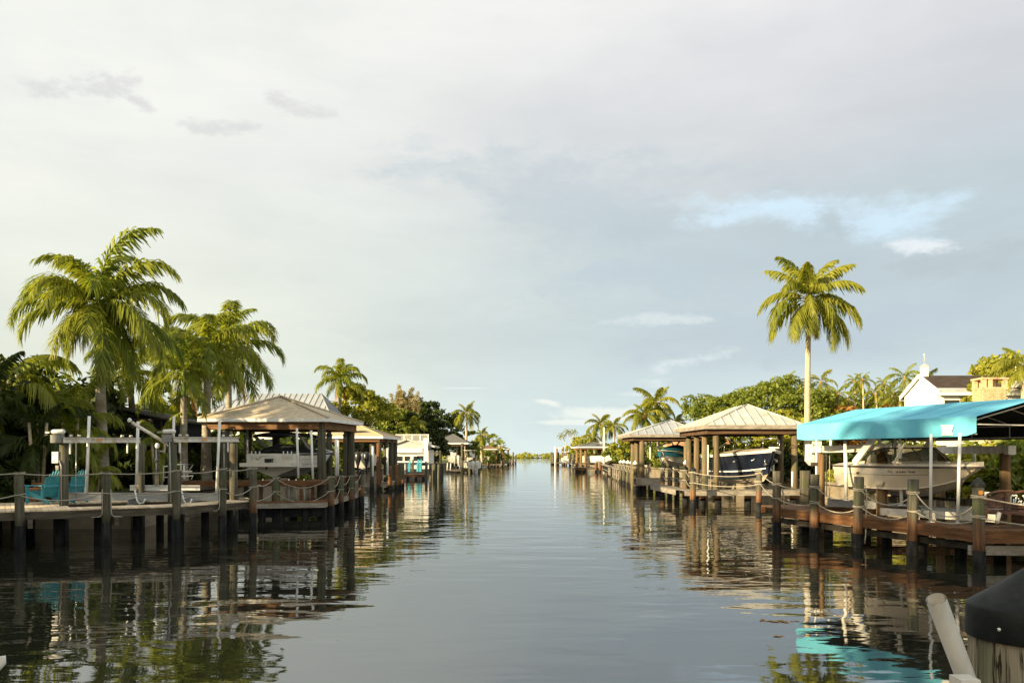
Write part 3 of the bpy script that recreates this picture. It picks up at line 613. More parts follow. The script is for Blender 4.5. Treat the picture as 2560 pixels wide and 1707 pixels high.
tree('small green tree behind the leaning coconut palm on the left bank', (PX(1150, 142), 142, GZ), 4.3, (3.0, 2, 3.0), 'L_mid', 60, 55, 0.30, 306, low=-.8)
for i, (px, top, w) in enumerate([(1000, 968, 1.0), (1024, 980, .9), (1046, 1000, .8)]):
    d = 122; z = PZ(top, d); tree(['tall brown feathery casuarina pine on the left bank', 'second brown casuarina pine, slightly shorter, right of the tallest', 'shortest brown casuarina pine of the three'][i], (PX(px, d), d, GZ), (z+GZ)/2+1.3, (w*1.15, 1.0, (z-GZ)/2-1.0), 'L_olive', 190, 22, 0.11, 310+i, name='casuarina_pine', elong=7, up=0.2, cr=.11, group=None, lump=.30, inner=.02, flat=1.6)
palm('small palm with green mop crown and orange trunk before the dark trees', (PX(1035, 104), 104, GZ), (PX(1033, 104), 104, 6.3), 'coco', 2.7, 17, seed=24, r=(.16, .12), lo=-55)
palm('leaning coconut palm standing clear against the sky on the left bank', (PX(1160, 132), 132, GZ), (PX(1166, 132), 132, 9.4), 'coco', 3.4, 15, seed=25, r=(.26, .17), lo=-25, sway=.5)
for i, (px, d, z, L, lab) in enumerate([(1205, 160, 6.6, 2.7, 'dark small palm right of the leaning coconut palm'), (1232, 185, 6.0, 2.3, 'small palm with orange skirt near the far end of the left bank'), (1250, 200, 4.9, 2.1, 'last small palm at the end of the left bank'),
        (1190, 150, 4.6, 2.2, 'low palm beneath the leaning coconut palm')]):
    palm(lab, (PX(px, d), d, GZ), (PX(px, d), d, z), 'fan' if i in (1, 2) else 'coco', L, 20, seed=40+i, r=(.2, .16), lo=-75, dead=3)
for i, (px, d, h, w) in enumerate([(1180, 150, 2.6, 3), (1215, 175, 2.6, 3), (1240, 200, 2.4, 3), (1262, 235, 2.2, 2.5), (930, 78, 2.6, 2.4), (1010, 104, 2.4, 2.4), (760, 55, 2.6, 2), (840, 64, 2.8, 2.2)]):
    shrub('green waterside bush on the left bank, %s counted from the far end' % ordn[[3, 2, 1, 0, 5, 4, 7, 6][i]], (PX(px, d)-1, d, GZ), (w, w, h*.7), 'L_mid' if i % 2 else 'L_dark', 40, 40, 0.30, 340+i)
# right bank
palm('tall lone coconut palm with a pale trunk rising high above the trees on the right', (PX(2018, 48), 48, GZ), (PX(2023, 48), 48, PZ(752, 48)), 'coco', 3.45, seed=51, r=(.20, .135), sway=0.12, nuts=14, dead=2,
     fronds=[(80, 86, .95), (10, 84, 1.0), (190, 84, 1.02), (120, 78, .95), (350, 72, 1.0), (240, 74, .9), (150, 68, 1), (30, 66, 1.05), (215, 58, .95), (330, 56, 1), (170, 42, 1), (8, 40, .9), (270, 50, .8), (250, 24, .85), (195, 20, 1.1), (345, 18, 1.1), (160, 8, 1), (20, 4, 1.1), (300, 5, .85),
             (185, -12, 1.05), (350, -14, 1.12), (215, -28, .95), (325, -30, 1), (100, 0, .9), (240, -42, .7), (290, -44, .7), (5, -30, 1.0)])
tree('large rounded dark green tree behind the metal roofed boathouse', (PX(1880, 62), 62, GZ), 4.7, (4.9, 4.2, 3.7), 'L_mid', 420, 90, 0.15, 401, low=-.7, cr=.15, lump=.20, trunk=.3)
tree('dark end of the rounded tree group beside the tall coconut palm', (PX(2020, 58), 58, GZ), 4.0, (2.9, 2.8, 3.3), 'L_mid', 200, 90, 0.15, 402, low=-.8, cr=.2)
tree('paler layered tree just behind the right end of the metal boathouse roof', (PX(1955, 51), 51, GZ), 3.7, (2.3, 1.6, 1.8), 'L_lime', 80, 60, 0.24, 403, low=-.4, cr=.2, flat=.35)
for i, (px, d, py, L, n, lab) in enumerate([
        (1965, 66, 958, 1.7, 12, 'small slim palm with fronds left of the tall coconut trunk'), (2053, 62, 955, 1.7, 13, 'slim palm with an upright spear leaf right of the tall coconut trunk'),
        (2138, 64, 952, 1.2, 12, 'left slim palm of the close pair before the white house'), (2157, 63, 950, 1.3, 12, 'right slim palm of the close pair before the white house'),
        (2210, 66, 958, 1.25, 12, 'slim palm standing alone between the pair and the white house'), (2190, 62, 985, 1.2, 11, 'short slim palm low between the taller slim palms'),
        (2095, 58, 985, 1.4, 12, 'bushy yellow green palm above the left part of the canopy'), (2120, 60, 1000, 1.3, 12, 'low yellow palm above the canopy ridge'),
        (2232, 58, 990, 1.4, 12, 'dark palm close to the white gable house'), (2262, 62, 945, 2.0, 13, 'palm standing behind the ridge of the white gable house'),
        (2075, 58, 1000, 1.3, 12, 'low feathery palm over the left part of the turquoise canopy'), (2320, 60, 950, 1.6, 11, 'palm crown just showing over the dark house roof'),
        (2250, 54, 1000, 1.2, 11, 'orange yellow palm at the left foot of the white gable house')]):
    palm(lab, (PX(px, d), d, GZ), (PX(px, d), d, PZ(py, d)), 'slim', L, n, seed=60+i, r=(.085, .06), lo=-35, mat='L_coco' if i % 3 else 'L_royal', sway=.15)
for i, (px, d, py, w, mat) in enumerate([(2085, 61, 978, 2.2, 'L_lime'), (2165, 67, 972, 2.6, 'L_mid'), (2215, 65, 978, 2.2, 'L_lime'), (2130, 57, 1008, 1.6, 'L_croton'), (2245, 56, 1000, 1.3, 'L_croton'), (2125, 70, 968, 2.4, 'L_mid'), (2250, 70, 970, 2.2, 'L_mid')]):
    shrub('garden shrub under the slim palms, %s from the left' % ordn[[0, 3, 4, 2, 5, 1, 6][i]], (PX(px, d), d, GZ), (w, w*.8, (PZ(py, d)-GZ)*.62), mat, 60, 55, 0.20, 420+i, elong=2.5)
tree('sunlit yellow green tree behind the brick chimney', (PX(2500, 50), 50, GZ), 5.6, (3.0, 2.4, 3.3), 'L_lime', 150, 60, 0.22, 431, low=-.6)
tree('small green tree between the house roof and the chimney', (PX(2448, 46.5), 46.5, GZ), 4.9, (1.0, 1.0, 2.4), 'L_lime', 50, 50, 0.20, 432, low=-.6, trunk=.1)
palm('palm top cut by the right edge above the yellow green tree', (PX(2560, 46), 46, GZ), (PX(2560, 46), 46, 7.6), 'coco', 2.2, 14, seed=80, r=(.18, .13), lo=-20)
for i, (px, d, z1, w, mat, lab) in enumerate([
        (2010, 37, 2.9, 1.3, 'L_dark', 'dark shrub behind the left lift post of the canopy'), (2090, 36, 3.0, 1.6, 'L_dark', 'dark shrub seen over the stern of the cream boat'), (2180, 35, 3.1, 1.5, 'L_dark', 'dark shrub behind the boat cabin'),
        (2300, 32, 2.9, 1.3, 'L_lime', 'yellow green shrub behind the boat windscreen'), (2380, 31, 3.0, 1.4, 'L_mid', 'green shrub behind the bow of the cream boat'), (2470, 29, 3.1, 1.4, 'L_lime', 'sunlit shrub under the dark end of the canopy'),
        (2555, 26.5, 2.8, 1.2, 'L_mid', 'green shrub at the right edge behind the carved bench'), (2420, 29.5, 2.0, 1.0, 'L_dark', 'low dark shrub behind the boat bow'), (1960, 47, 2.6, 1.4, 'L_dark', 'dark shrub behind the right posts of the metal roofed boathouse'),
        (1900, 51, 2.7, 1.5, 'L_dark', 'dark shrub behind the navy boat'), (1810, 52, 2.6, 1.2, 'L_dark', 'dark shrub behind the left posts of the metal roofed boathouse'), (1990, 41.5, 1.8, .6, 'L_lime', 'small yellow leafed shrub right of the navy boat'),
        (2560, 31, 4.0, 1.8, 'L_mid', 'green tree like shrub under the far canopy corner'), (2250, 38, 3.5, 1.6, 'L_mid', 'green shrub between boat cabin and house')]):
    shrub(lab, (max(PX(px, d), 16.9), d, GZ), (w, w, (z1-GZ)*.62), mat, 46, 56, 0.16, 440+i, elong=2.6)
for i, (px, d, py, L, n, lab) in enumerate([(1640, 92, 1010, 3.3, 19, 'full coconut palm with the taller crown, of the pair left of the rounded tree'), (1612, 90, 1040, 3.0, 17, 'lower coconut palm leaning left, of the pair left of the rounded tree'), (1690, 94, 1062, 2.4, 15, 'low palm right of the coconut pair'),
        (1502, 142, 1062, 3.4, 17, 'feathery palm left crown of the far group beyond the white pole'), (1535, 140, 1066, 3.0, 15, 'feathery palm right crown of the far group beyond the white pole'), (1480, 145, 1092, 2.6, 13, 'low palm at the left foot of the far palm group')]):
    palm(lab, (max(PX(px, d), 16.8 if d < 120 else 15.5), d, GZ), (PX(px, d), d, PZ(py, d)), 'coco', L, n, seed=90+i, r=(.2, .14), lo=-30, sway=.3)
for i, (px, d, py, w, mat) in enumerate([(1428, 190, 1085, 3.2, 'L_lime'), (1410, 205, 1092, 2.4, 'L_lime'), (1448, 180, 1096, 2.8, 'L_mid'), (1575, 118, 1085, 2.4, 'L_lime'), (1595, 98, 1100, 2.6, 'L_dark'), (1560, 120, 1105, 3, 'L_mid'), (1470, 150, 1110, 3, 'L_lime'), (1620, 88, 1095, 1.8, 'L_mid'), (1660, 86, 1110, 1.6, 'L_mid'), (1530, 136, 1112, 3, 'L_mid')]):
    x = max(PX(px, d), 16.9); z = PZ(py, d); tree('sunlit bushy tree on the far right bank, %s clump counted from the horizon' % ordn[[1, 0, 2, 6, 7, 5, 3, 8, 9, 4][i]] if i != 9 else 'sunlit bushy tree on the far right bank beside the far boathouse', (x, d, GZ), (z+GZ)/2, (w, w*.8, (z-GZ)/2), mat, 60, 50, 0.30, 460+i, low=-.9, trunk=.15)
for i, (px, d, py) in enumerate([(1418, 200, 1078), (1434, 196, 1078), (1404, 212, 1088)]):
    palm('spindly palm top above the bushes at the far right bank, %s from the horizon' % ['second', 'third', 'first'][i], (16.9, d, GZ), (PX(px, d), d, PZ(py, d)), 'slim', 1.7, 10, seed=110+i, r=(.14, .1), lo=-30)
for i in range(8):
    d = 66+i*14; shrub('green bush row on the right bank behind the docks, %s from the camera' % ordn[i], (17.9+random.uniform(0, 1.5), d, GZ), (2.2, 2.6, 1.5), 'L_mid' if i % 2 else 'L_lime', 36, 40, 0.26, 480+i)
# mangrove shore across the bay: one far mass
rg = np.random.RandomState(9); k = 2600
xs = rg.uniform(-620, 700, k); hs = 2.0+2.2*np.abs(np.sin(xs*.021+1))*np.abs(np.sin(xs*.13))+rg.uniform(0, 1.0, k)
cen = np.stack([xs, rg.uniform(700, 740, k), rg.uniform(0.1, 1, k)*hs], 1); V, Fq = leaf_cloud(rg, cen, rg.uniform(1.2, 2.6, k), 22, 0.9)
V[:, 2] = np.maximum(V[:, 2], 0.02); tag(link('far_mangroves', npmesh('far_mangroves', V, Fq, M['L_lime'])), 'low band of yellow green mangroves on the far shore at the horizon', 'mangroves', kind='stuff')
b = MB(); b.box((40, 760, 0.2), (1400, 80, 0.8)); tag(b.build('far_shore_ground', 'grass'), kind='structure')
# ------------------------------------------------------------------ builders for docks and boathouses
PLK = {}
def strip(t, A, B, w, z, mat='deck', pitch=0.145, side=1, edge='fascia', edge_h=0.22, edges='fb', far=False):
    """deck strip: front edge A->B, boards laid across, width w to the left (side=1) or right of A->B"""
    A, B = Vector((A[0], A[1], 0)), Vector((B[0], B[1], 0)); d = B-A; L = d.length; d.normalize(); s = Vector((-d.y, d.x, 0))*side
    n = max(1, int(L/pitch)); key = (round(w, 2), mat, pitch)
    if key not in PLK:
        k = MB(); k.box((0, 0, -0.019), (pitch-0.008, w, 0.038)); PLK[key] = k.mesh('plank', M[mat])
    az = math.atan2(d.y, d.x)
    if far:
        k = MB()
        for i in range(n):
            c = A+d*(i+.5)*L/n+s*w/2; k.box((c.x, c.y, z-.019), (L/n-0.01, w, .038), az)
        o = k.build('planks', mat, t); o['kind'] = 'stuff'
    else:
        for i in range(n):
            c = A+d*(i+.5)*L/n+s*w/2+Vector((0, 0, z+random.uniform(-.002, .002)))
            link('plank', PLK[key], t, c-ORG[t], (0, 0, az))
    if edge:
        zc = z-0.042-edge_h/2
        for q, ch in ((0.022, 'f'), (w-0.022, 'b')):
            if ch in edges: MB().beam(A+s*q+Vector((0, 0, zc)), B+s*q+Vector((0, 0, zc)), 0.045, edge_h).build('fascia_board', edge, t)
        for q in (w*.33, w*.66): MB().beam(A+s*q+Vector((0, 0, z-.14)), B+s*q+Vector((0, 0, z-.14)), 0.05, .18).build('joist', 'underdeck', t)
def pile(label, x, y, top, r=0.12, wrap=0.4, mat='pile_two', cap=None, group=None, name='mooring_pile', parent=None, lean=(0, 0), cat='pile'):
    t = parent or thing(name, label, cat, (x, y, -0.6), group)
    if not parent and lean == (0, 0): lean = (random.uniform(-.035, .035), 0)
    a, b_ = Vector((x-lean[0]*1.5, y, -0.6)), Vector((x+lean[0]*.3, y+lean[1], top)); k = MB()
    z0 = wrap if wrap else -0.6; p0 = a.lerp(b_, (z0-a.z)/(top-a.z)) if wrap else a
    rr = [r*random.uniform(.97, 1.03) for _ in range(6)]
    k.tube([p0.lerp(b_, i/5) for i in range(6)], rr, 14); k.build('shaft' if not parent else 'pile', mat, t)
    if wrap: MB().tube([a, a.lerp(b_, (wrap+.02-a.z)/(top-a.z))], r*1.06, 14).build('wrap', 'wrap', t)
    if cap:
        k = MB()
        if cap == 'black': k.lathe((b_.x, b_.y, top), [(r*1.16, -.07), (r*1.18, 0.0), (r*.9, .05), (.012, .17)], 14)
        elif cap == 'white': k.lathe((b_.x, b_.y, top), [(r*1.22, -.08), (r*1.22, 0.0), (.012, .20)], 12)
        elif cap == 'tall': k.lathe((b_.x, b_.y, top), [(r*1.1, -.04), (r*1.12, .03), (r*.7, .10), (r*.85, .17), (r*.5, .27), (.01, .36)], 12)
        k.build('cap', 'cap_white' if cap == 'white' else 'cap_black', t)
    return t
def sag(a, b_, drop, n=12):
    a, b_ = Vector(a), Vector(b_); return [a.lerp(b_, i/n)-Vector((0, 0, drop*4*(i/n)*(1-i/n))) for i in range(n+1)]
def rope(label, pts, z_off, drops, rp=0.13, tk=0.016, group=None, wraps=1):
    """rope strung from pile to pile: spans and coils round the piles"""
    t = thing('rope', label, 'rope', (pts[0][0], pts[0][1], pts[0][2]), group)
    P_ = [Vector(p) for p in pts]
    for i in range(len(P_)-1):
        MB().tube(sag(P_[i], P_[i+1], drops[i % len(drops)]), tk, 6).build('span', 'rope', t)
    for i, p in enumerate(P_):
        for w_ in range(wraps):
            k = MB(); k.ring(p+Vector((rp*0.0, rp*1.0, w_*0.035)), rp+tk*.6, tk, 16, 5, (random.uniform(-.02, .02), random.uniform(-.02, .02))); k.build('coil', 'rope', t)
    return t
def hip_roof(t, c4, apex, eave_z, top_z, kind, mat, fascia='white', fh=0.16, pw=0.42, capmat=None):
    """c4: four eave corners (x,y) counterclockwise from front left; apex: list of 1 or 2 ridge points (x,y)"""
    c = [Vector((x, y, eave_z)) for x, y in c4]; ap = [Vector((x, y, top_z)) for x, y in apex]
    if len(ap) == 1: ap = [ap[0], ap[0]]
    # ap[0] belongs to the front/left end, ap[1] to the other
    lx = (c[1]-c[0]).length; ly = (c[2]-c[1]).length
    if lx >= ly: faces = [[c[0], c[1], ap[1], ap[0]], [c[1], c[2], ap[1]], [c[2], c[3], ap[0], ap[1]], [c[3], c[0], ap[0]]]
    else: faces = [[c[0], c[1], ap[0]], [c[1], c[2], ap[1], ap[0]], [c[2], c[3], ap[1]], [c[3], c[0], ap[0], ap[1]]]
    for f in faces:
        g = [f[0]]
        for p in f[1:]:
            if (p-g[-1]).length > 1e-3: g.append(p)
        if kind == 'shingle':
            MB().slab(g, 0.05).build('roof_slope', mat, t)
        else:
            e = (g[1]-g[0]); L = e.length; e.normalize(); nrm = e.cross(g[2]-g[0]).normalized()
            if nrm.z < 0: nrm = -nrm
            upv = nrm.cross(e).normalized()
            if upv.z < 0: upv = -upv
            MB().slab([q-nrm*.03 for q in g], 0.03).build('roof_slope', 'soffit', t)
            q2 = [((p-g[0]).dot(e), (p-g[0]).dot(upv)) for p in g]
            top = sorted(q2[2:]); prof = [(0, 0)]+top+[(L, 0)]
            def tm(s_):
                for (s0, t0), (s1, t1) in zip(prof[:-1], prof[1:]):
                    if s0-1e-6 <= s_ <= s1+1e-6: return t0+(t1-t0)*((s_-s0)/max(1e-6, s1-s0))
                return 0
            n = max(3, round(L/pw))
            for i in range(n):
                s0, s1 = L*i/n+.006, L*(i+1)/n-.006; ks = [s0]+[s for s, _ in top if s0 < s < s1]+[s1]
                poly = [g[0]+e*s0, g[0]+e*s1]+[g[0]+e*s+upv*tm(s) for s in ks[::-1]]
                poly = [p for j, p in enumerate(poly) if j == 0 or (p-poly[j-1]).length > 1e-3]
                k = MB(); k.slab([p+nrm*.01 for p in poly], 0.03, nrm)
                if tm(s1) > .15 and i < n-1: k.beam(g[0]+e*(s1+.003)+nrm*.035, g[0]+e*(s1+.003)+upv*(tm(s1+.003)-.02)+nrm*.035, 0.035, .06, nrm)
                k.build('roof_panel', mat, t)
    for q in range(4):
        a, b_ = c[q], c[(q+1) % 4]; MB().beam(a-Vector((0, 0, fh/2+.0)), b_-Vector((0, 0, fh/2+.0)), .05, fh).build('fascia', fascia, t)
    for q, e_ in zip(c, ([ap[0], ap[1], ap[1], ap[0]] if lx >= ly else [ap[0], ap[0], ap[1], ap[1]])):
        MB().tube([q+Vector((0, 0, .03)), e_+Vector((0, 0, .04))], .045, 6).build('hip_cap', capmat or mat, t)
def boathouse(label, c4, apex, ez, tz, kind='shingle', mat='shingle_tan', fascia='white', posts=(), pr=0.14, pmat='post_grey', beam='beam_wood', inset=0.35, fh=0.16, pw=.42, bh=.26, wrap=None, base_z=None):
    t = thing('boathouse', label, 'boathouse', ((c4[0][0]+c4[2][0])/2, (c4[0][1]+c4[2][1])/2, 0))
    hip_roof(t, c4, apex, ez, tz, kind, mat, fascia, fh, pw)
    cx, cy = sum(p[0] for p in c4)/4, sum(p[1] for p in c4)/4
    ins = [Vector((x+(cx-x)/abs(cx-x)*inset, y+(cy-y)/abs(cy-y)*inset, ez-fh-bh/2+.02)) for x, y in c4]
    for q in range(4):
        MB().beam(ins[q], ins[(q+1) % 4], .12, bh).build('roof_beam', beam, t)
    k = MB(); zz = ez-fh*.5
    k.add([(x+(cx-x)*.02, y+(cy-y)*.02, zz) for x, y in c4]+[(x+(cx-x)*.02, y+(cy-y)*.02, zz+.02) for x, y in c4], [(3, 2, 1, 0), (4, 5, 6, 7), (0, 1, 5, 4), (1, 2, 6, 5), (2, 3, 7, 6), (3, 0, 4, 7)]); k.build('ceiling', 'soffit', t)
    for i, (x, y) in enumerate(posts):
        k = MB(); k.tube([(x, y, -0.6 if base_z is None else base_z), (x, y, ez*.5), (x, y, ez-fh-.02)], [pr*1.05, pr, pr*.95], 12); k.build('post', pmat, t)
        if wrap: MB().tube([(x, y, -.5), (x, y, wrap)], pr*1.1, 12).build('wrap', 'wrap', t)
    return t

# ------------------------------------------------------------------ left near dock
DZ = 1.07
lpx = [(49, 22.0), (266, 23.0), (443, 24.2), (557, 25.8), (633, 27.0)]
LP = [(PX(px, d), d) for px, d in lpx]
tops = [PZ(1179, 22), PZ(1179, 23), PZ(1174, 24.2), PZ(1169, 25.8), PZ(1167, 27)]
labs = ['grey square topped mooring pile nearest the left edge of the photo', 'mooring pile of the grey dock, second from the left edge', 'mooring pile at the bend of the grey dock, in front of the grey lift post', 'mooring pile of the grey dock carrying a looped white hose', 'end mooring pile of the grey dock, orange brown low down']
for (x, y), tp, lb in zip(LP, tops, labs): pile(lb, x, y-0.02, tp, .122, .64, 'pile' if lb != labs[4] else 'pile_two', group='mooring piles along the grey left dock')
dock = thing('dock', 'weathered grey dock with pale bleached boards, in the left foreground', 'dock', (-13.5, 24, 0))
e0 = Vector((-17.5, 19.9)); off = Vector((0.0, 0.16))
pA, pC, pE = Vector((LP[0][0], LP[0][1]+.15)), Vector((LP[2][0]+.05, LP[2][1]+.17)), Vector((LP[4][0]-.12, LP[4][1]+.1))
pW = pA+(pA-pC).normalized()*4.2
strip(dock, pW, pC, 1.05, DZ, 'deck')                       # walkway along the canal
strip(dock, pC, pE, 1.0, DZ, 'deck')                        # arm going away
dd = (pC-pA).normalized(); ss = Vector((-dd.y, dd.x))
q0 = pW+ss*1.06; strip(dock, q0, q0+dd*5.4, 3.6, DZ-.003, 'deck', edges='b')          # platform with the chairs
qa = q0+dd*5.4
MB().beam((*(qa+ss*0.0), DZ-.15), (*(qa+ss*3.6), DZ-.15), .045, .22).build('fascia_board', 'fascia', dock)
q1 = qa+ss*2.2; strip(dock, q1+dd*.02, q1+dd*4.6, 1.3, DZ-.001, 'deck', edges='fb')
for i in range(9):
    c = pW+dd*(0.9+i*1.05); c2 = c+ss*.85
    if (c-pC).length < .6 or c.x > pC.x: continue
    pile('', c2.x, c2.y, DZ-.2, .12, .75, parent=dock)
for u in (.25, .6, .97):
    c = pC.lerp(pE, u)+Vector((-.75, .3)); pile('', c.x, c.y, DZ-.2, .115, .75, parent=dock)
for u in (.8, 2.6, 4.5, 6.5, 8.4): c = q0+dd*u+ss*3.3; pile('', c.x, c.y, DZ-.25, .12, .75, parent=dock)
for u, v in ((1.2, .5), (3.6, .6), (5.2, .2)): c = q0+dd*u+ss*(v+1.2); pile('', c.x, c.y, DZ-.25, .12, .75, parent=dock)
for c, L_ in ((LP[0], .5), (LP[1], .5), (LP[2], .6)): MB().box((c[0], c[1]+.45, DZ-.36), (.12, 1.3, .22), math.atan2(dd.y, dd.x)).build('cross_beam', 'fascia', dock)
k = MB()
for u in np.linspace(0, 1, 3):
    pass
# ropes
up_ = [(x, y-.13, z-.04) for (x, y), z in zip(LP, tops)]; lo_ = [(x, y-.13, 1.52) for (x, y) in LP]
west = Vector((LP[0][0]-1.95, LP[0][1]-1.35))
rope('upper white rope strung between the grey dock piles', [(west.x, west.y, tops[0]-.05)]+up_, 0, [.05, .06, .05, .09, .07], .124)
rope('lower white rope strung between the grey dock piles', [(west.x, west.y, 1.5)]+lo_, 0, [.16, .18, .10, .20, .22], .124)
def hose2(label, d, pts): k = MB(); k.tube([P(x, y, d) for x, y in pts], .014, 6); return k.single('hose', 'rope', label, 'hose')
hose2('pale hose down the left side of the second mooring pile, turning left', 22.85, [(256, 1222), (256, 1270), (255, 1284), (250, 1291), (228, 1293)])
hose2('pale hose down the right side of the second mooring pile, turning right', 22.85, [(277, 1222), (278, 1270), (279, 1284), (284, 1290), (305, 1291)])
hose2('pale hose bending under the deck edge left of the fourth mooring pile', 25.5, [(545, 1212), (549, 1225), (549, 1262), (547, 1272), (540, 1277), (532, 1276)])

# left boat lift: posts, top beams, motors, cradle
def lift_post(label, px, d, ztop, r, mat='pile'):
    t = thing('lift_post', label, 'post', (PX(px, d), d, -.6)); MB().tube([(PX(px, d), d, -.6), (PX(px, d), d, ztop)], r, 14).build('shaft', mat, t)
    MB().tube([(PX(px, d), d, -.6), (PX(px, d), d, .65)], r*1.06, 14).build('wrap', 'wrap', t); return t
def motor(t, x, y, z):
    k = MB(); k.box((x-.05, y, z+.06), (.28, .22, .24)); k.build('gearbox', 'grey_plastic', t)
    k = MB(); k.tube([(x-.18, y-.05, z+.27), (x-.14, y-.05, z+.27), (x+.16, y-.05, z+.28), (x+.22, y-.05, z+.28)], [.045, .07, .07, .04], 12); k.build('motor', 'cap_white', t)
    k = MB(); k.box((x-.27, y-.1, z+.25), (.12, .06, .05)); k.box((x-.02, y+.08, z+.24), (.22, .1, .1)); k.build('bracket', 'alu', t)
def top_beam(label, a, b_, mat='galv', mo=True, decal=True):
    t = thing('lift_beam', label, 'lift beam', a); a, b_ = Vector(a), Vector(b_); d = (b_-a).normalized()
    k = MB(); k.ibeam(a, b_, .12, .165, .02); k.build('beam', mat, t)
    k = MB()
    for u in (.12, .22, .78, .9):
        k.tube([a.lerp(b_, u)+Vector((-.06, -.05, .1)), a.lerp(b_, u)+Vector((-.06, -.05, .135)), a.lerp(b_, u)+Vector((-.06, .05, .135))], .035, 7)
    k.build('pulley', 'galv', t)
    n = Vector((d.y, -d.x, 0))
    if decal: k = MB(); k.beam(a.lerp(b_, .40)+n*.085, a.lerp(b_, .47)+n*.085, .004, .07); k.build('sticker', 'orange', t)
    for u in (.1, .84):
        MB().beam(a.lerp(b_, u)+Vector((0, -.08, -.1)), a.lerp(b_, u)+Vector((0, -.08, -.42)), .035, .05).build('guide_bar', 'white', t)
    if mo: motor(t, a.x-.14, a.y, a.z-.02)
    return t
lift_post('brown lift post behind the teal chairs, with a white box on its left', 160, 24.4, 3.02, .125)
lift_post('grey lift post at the middle of the grey dock, carrying the right lift motor', 431, 25.4, 3.05, .135)
lift_post('brown lift post behind the right white guide pole of the left lift beam', 352, 26.6, 3.0, .12)
lift_post('stout grey green lift post just left of the white boat', 584, 28.0, 3.02, .135, 'post_grey')
top_beam('galvanised lift beam with motor, left one above the teal chairs', (PX(158, 24.2), 24.2, 3.06), (PX(350, 26.3), 26.3, 3.10))
top_beam('galvanised lift beam with motor, right one in front of the royal palm trunks', (PX(434, 25.3), 25.3, 3.10), (PX(596, 27.7), 27.7, 3.15))
def guide(label, px0, py0, px1, py1, d, r=.045, mat='white'):
    k = MB(); k.tube([P(px1, py1, d), P(px0, py0, d)], r, 10); return k.single('guide_pole', mat, label, 'pole')
guide('white guide pole, leftmost, standing before the tallest palm trunk', 223, 1040, 216, 1232, 24.9)
guide('white guide pole, second from the left, crossing the end of the left lift beam', 345, 1053, 341, 1212, 25.6)
guide('short white guide pole rising behind the right lift motor', 435, 1041, 433, 1110, 27.5)
guide('tall white guide pole at the left corner of the tan boathouse', 549, 1052, 541, 1244, 26.6)
cr = thing('lift_cradle', 'aluminium boat lift cradle hanging empty behind the grey dock', 'boat lift', (-11.6, 25.6, 1.2))
MB().ibeam(P(171, 1240, 25.0), P(560, 1242, 26.4), .16, .24, .02).build('bunk_beam', 'alu', cr)
MB().ibeam(P(325, 1219, 26.6), P(500, 1219, 27.4), .2, .17, .02).build('bunk_beam', 'white', cr)
for px in (346, 470): MB().ibeam((PX(px, 25.6), 24.9, 1.14), (PX(px, 25.6)-.4, 27.6, 1.18), .14, .2, .02).build('cross_beam', 'alu', cr)
for px in (346, 462):
    c = P(px, 1236, 25.3); k = MB(); k.tube([c+Vector((-.05, -.14, .16)), c+Vector((.03, -.16, -.18)), c+Vector((.10, -.16, -.28)), c+Vector((.24, -.16, -.24)), c+Vector((.28, -.14, -.12))], .025, 7); k.build('bracket', 'white', cr)
for px, d in ((190, 25.0), (340, 26.2), (452, 26.2), (560, 27.4)):
    x = PX(px, d); MB().tube([(x, d, 1.3), (x, d, 3.0)], .008, 5).build('cable', 'chrome', cr)
t = thing('control_box', 'white electrical box fixed left of the brown lift post', 'box', P(140, 1158, 24.3)); c = P(140, 1143, 24.3)
k = MB(); k.box(c, (.19, .12, .34)); k.build('case', 'cap_white', t)
k = MB(); k.box(c+Vector((-.03, -.065, .08)), (.05, .012, .02)); k.box(c+Vector((-.03, -.065, -.10)), (.05, .012, .02)); k.build('latch', 'trim', t)
c = P(144, 1169, 24.3); k = MB(); k.box(c, (.09, .08, .14)); k.single('outlet_box', 'grey_plastic', 'small grey outlet box under the white electrical box', 'box')
k = MB(); k.tube([P(148, 1150, 24.25), P(153, 1165, 24.25), P(154, 1264, 24.25)], .017, 6); k.single('conduit', 'alu', 'thin grey conduit running down beside the brown lift post', 'pipe')
k = MB(); k.tube([P(424, 1105, 25.2), P(427, 1256, 25.2)], .02, 6); k.single('conduit', 'alu', 'thin pale conduit running down the grey lift post', 'pipe')
t = thing('dock_light', 'grey arm reaching up left from the grey lift post with a small lamp', 'lamp', P(431, 1125, 25.4))
MB().tube([P(431, 1125, 25.4), P(416, 1108, 25.3), P(330, 1056, 25.0)], [.03, .055, .05], 8).build('arm', 'galv', t)
k = MB(); c = P(324, 1050, 25.0); k.lathe(c-Vector((0, 0, .07)), [(.03, 0), (.07, .03), (.06, .10), (.02, .14)], 10); k.build('lamp_head', 'cap_white', t)
t = thing('shower_post', 'dark standpipe with a round white lamp on top, between the two lift beams', 'post', P(394, 1214, 26.8))
MB().tube([P(391, 1214, 26.8), P(391, 1122, 26.8)], .035, 8).build('pipe', 'alu', t); MB().tube([P(397, 1212, 26.8), P(396, 1122, 26.8)], .035, 8).build('pipe', 'post_grey', t)
k = MB(); c = P(393, 1118, 26.8); k.lathe(c-Vector((0, 0, .03)), [(.05, 0), (.075, .05), (.07, .12), (.04, .17), (.01, .18)], 10); k.build('lamp_globe', 'cap_white', t)
MB().tube([P(396, 1128, 26.8), P(403, 1128, 26.7), P(408, 1127, 26.7)], .025, 6).build('shower_head', 'alu', t)
MB().tube([P(391, 1145, 26.75), P(390, 1153, 26.75)], .05, 8).build('valve', 'grey_plastic', t)
t = thing('dock_handrail', 'white metal rail frame standing behind the right lift post', 'railing', P(440, 1200, 29))
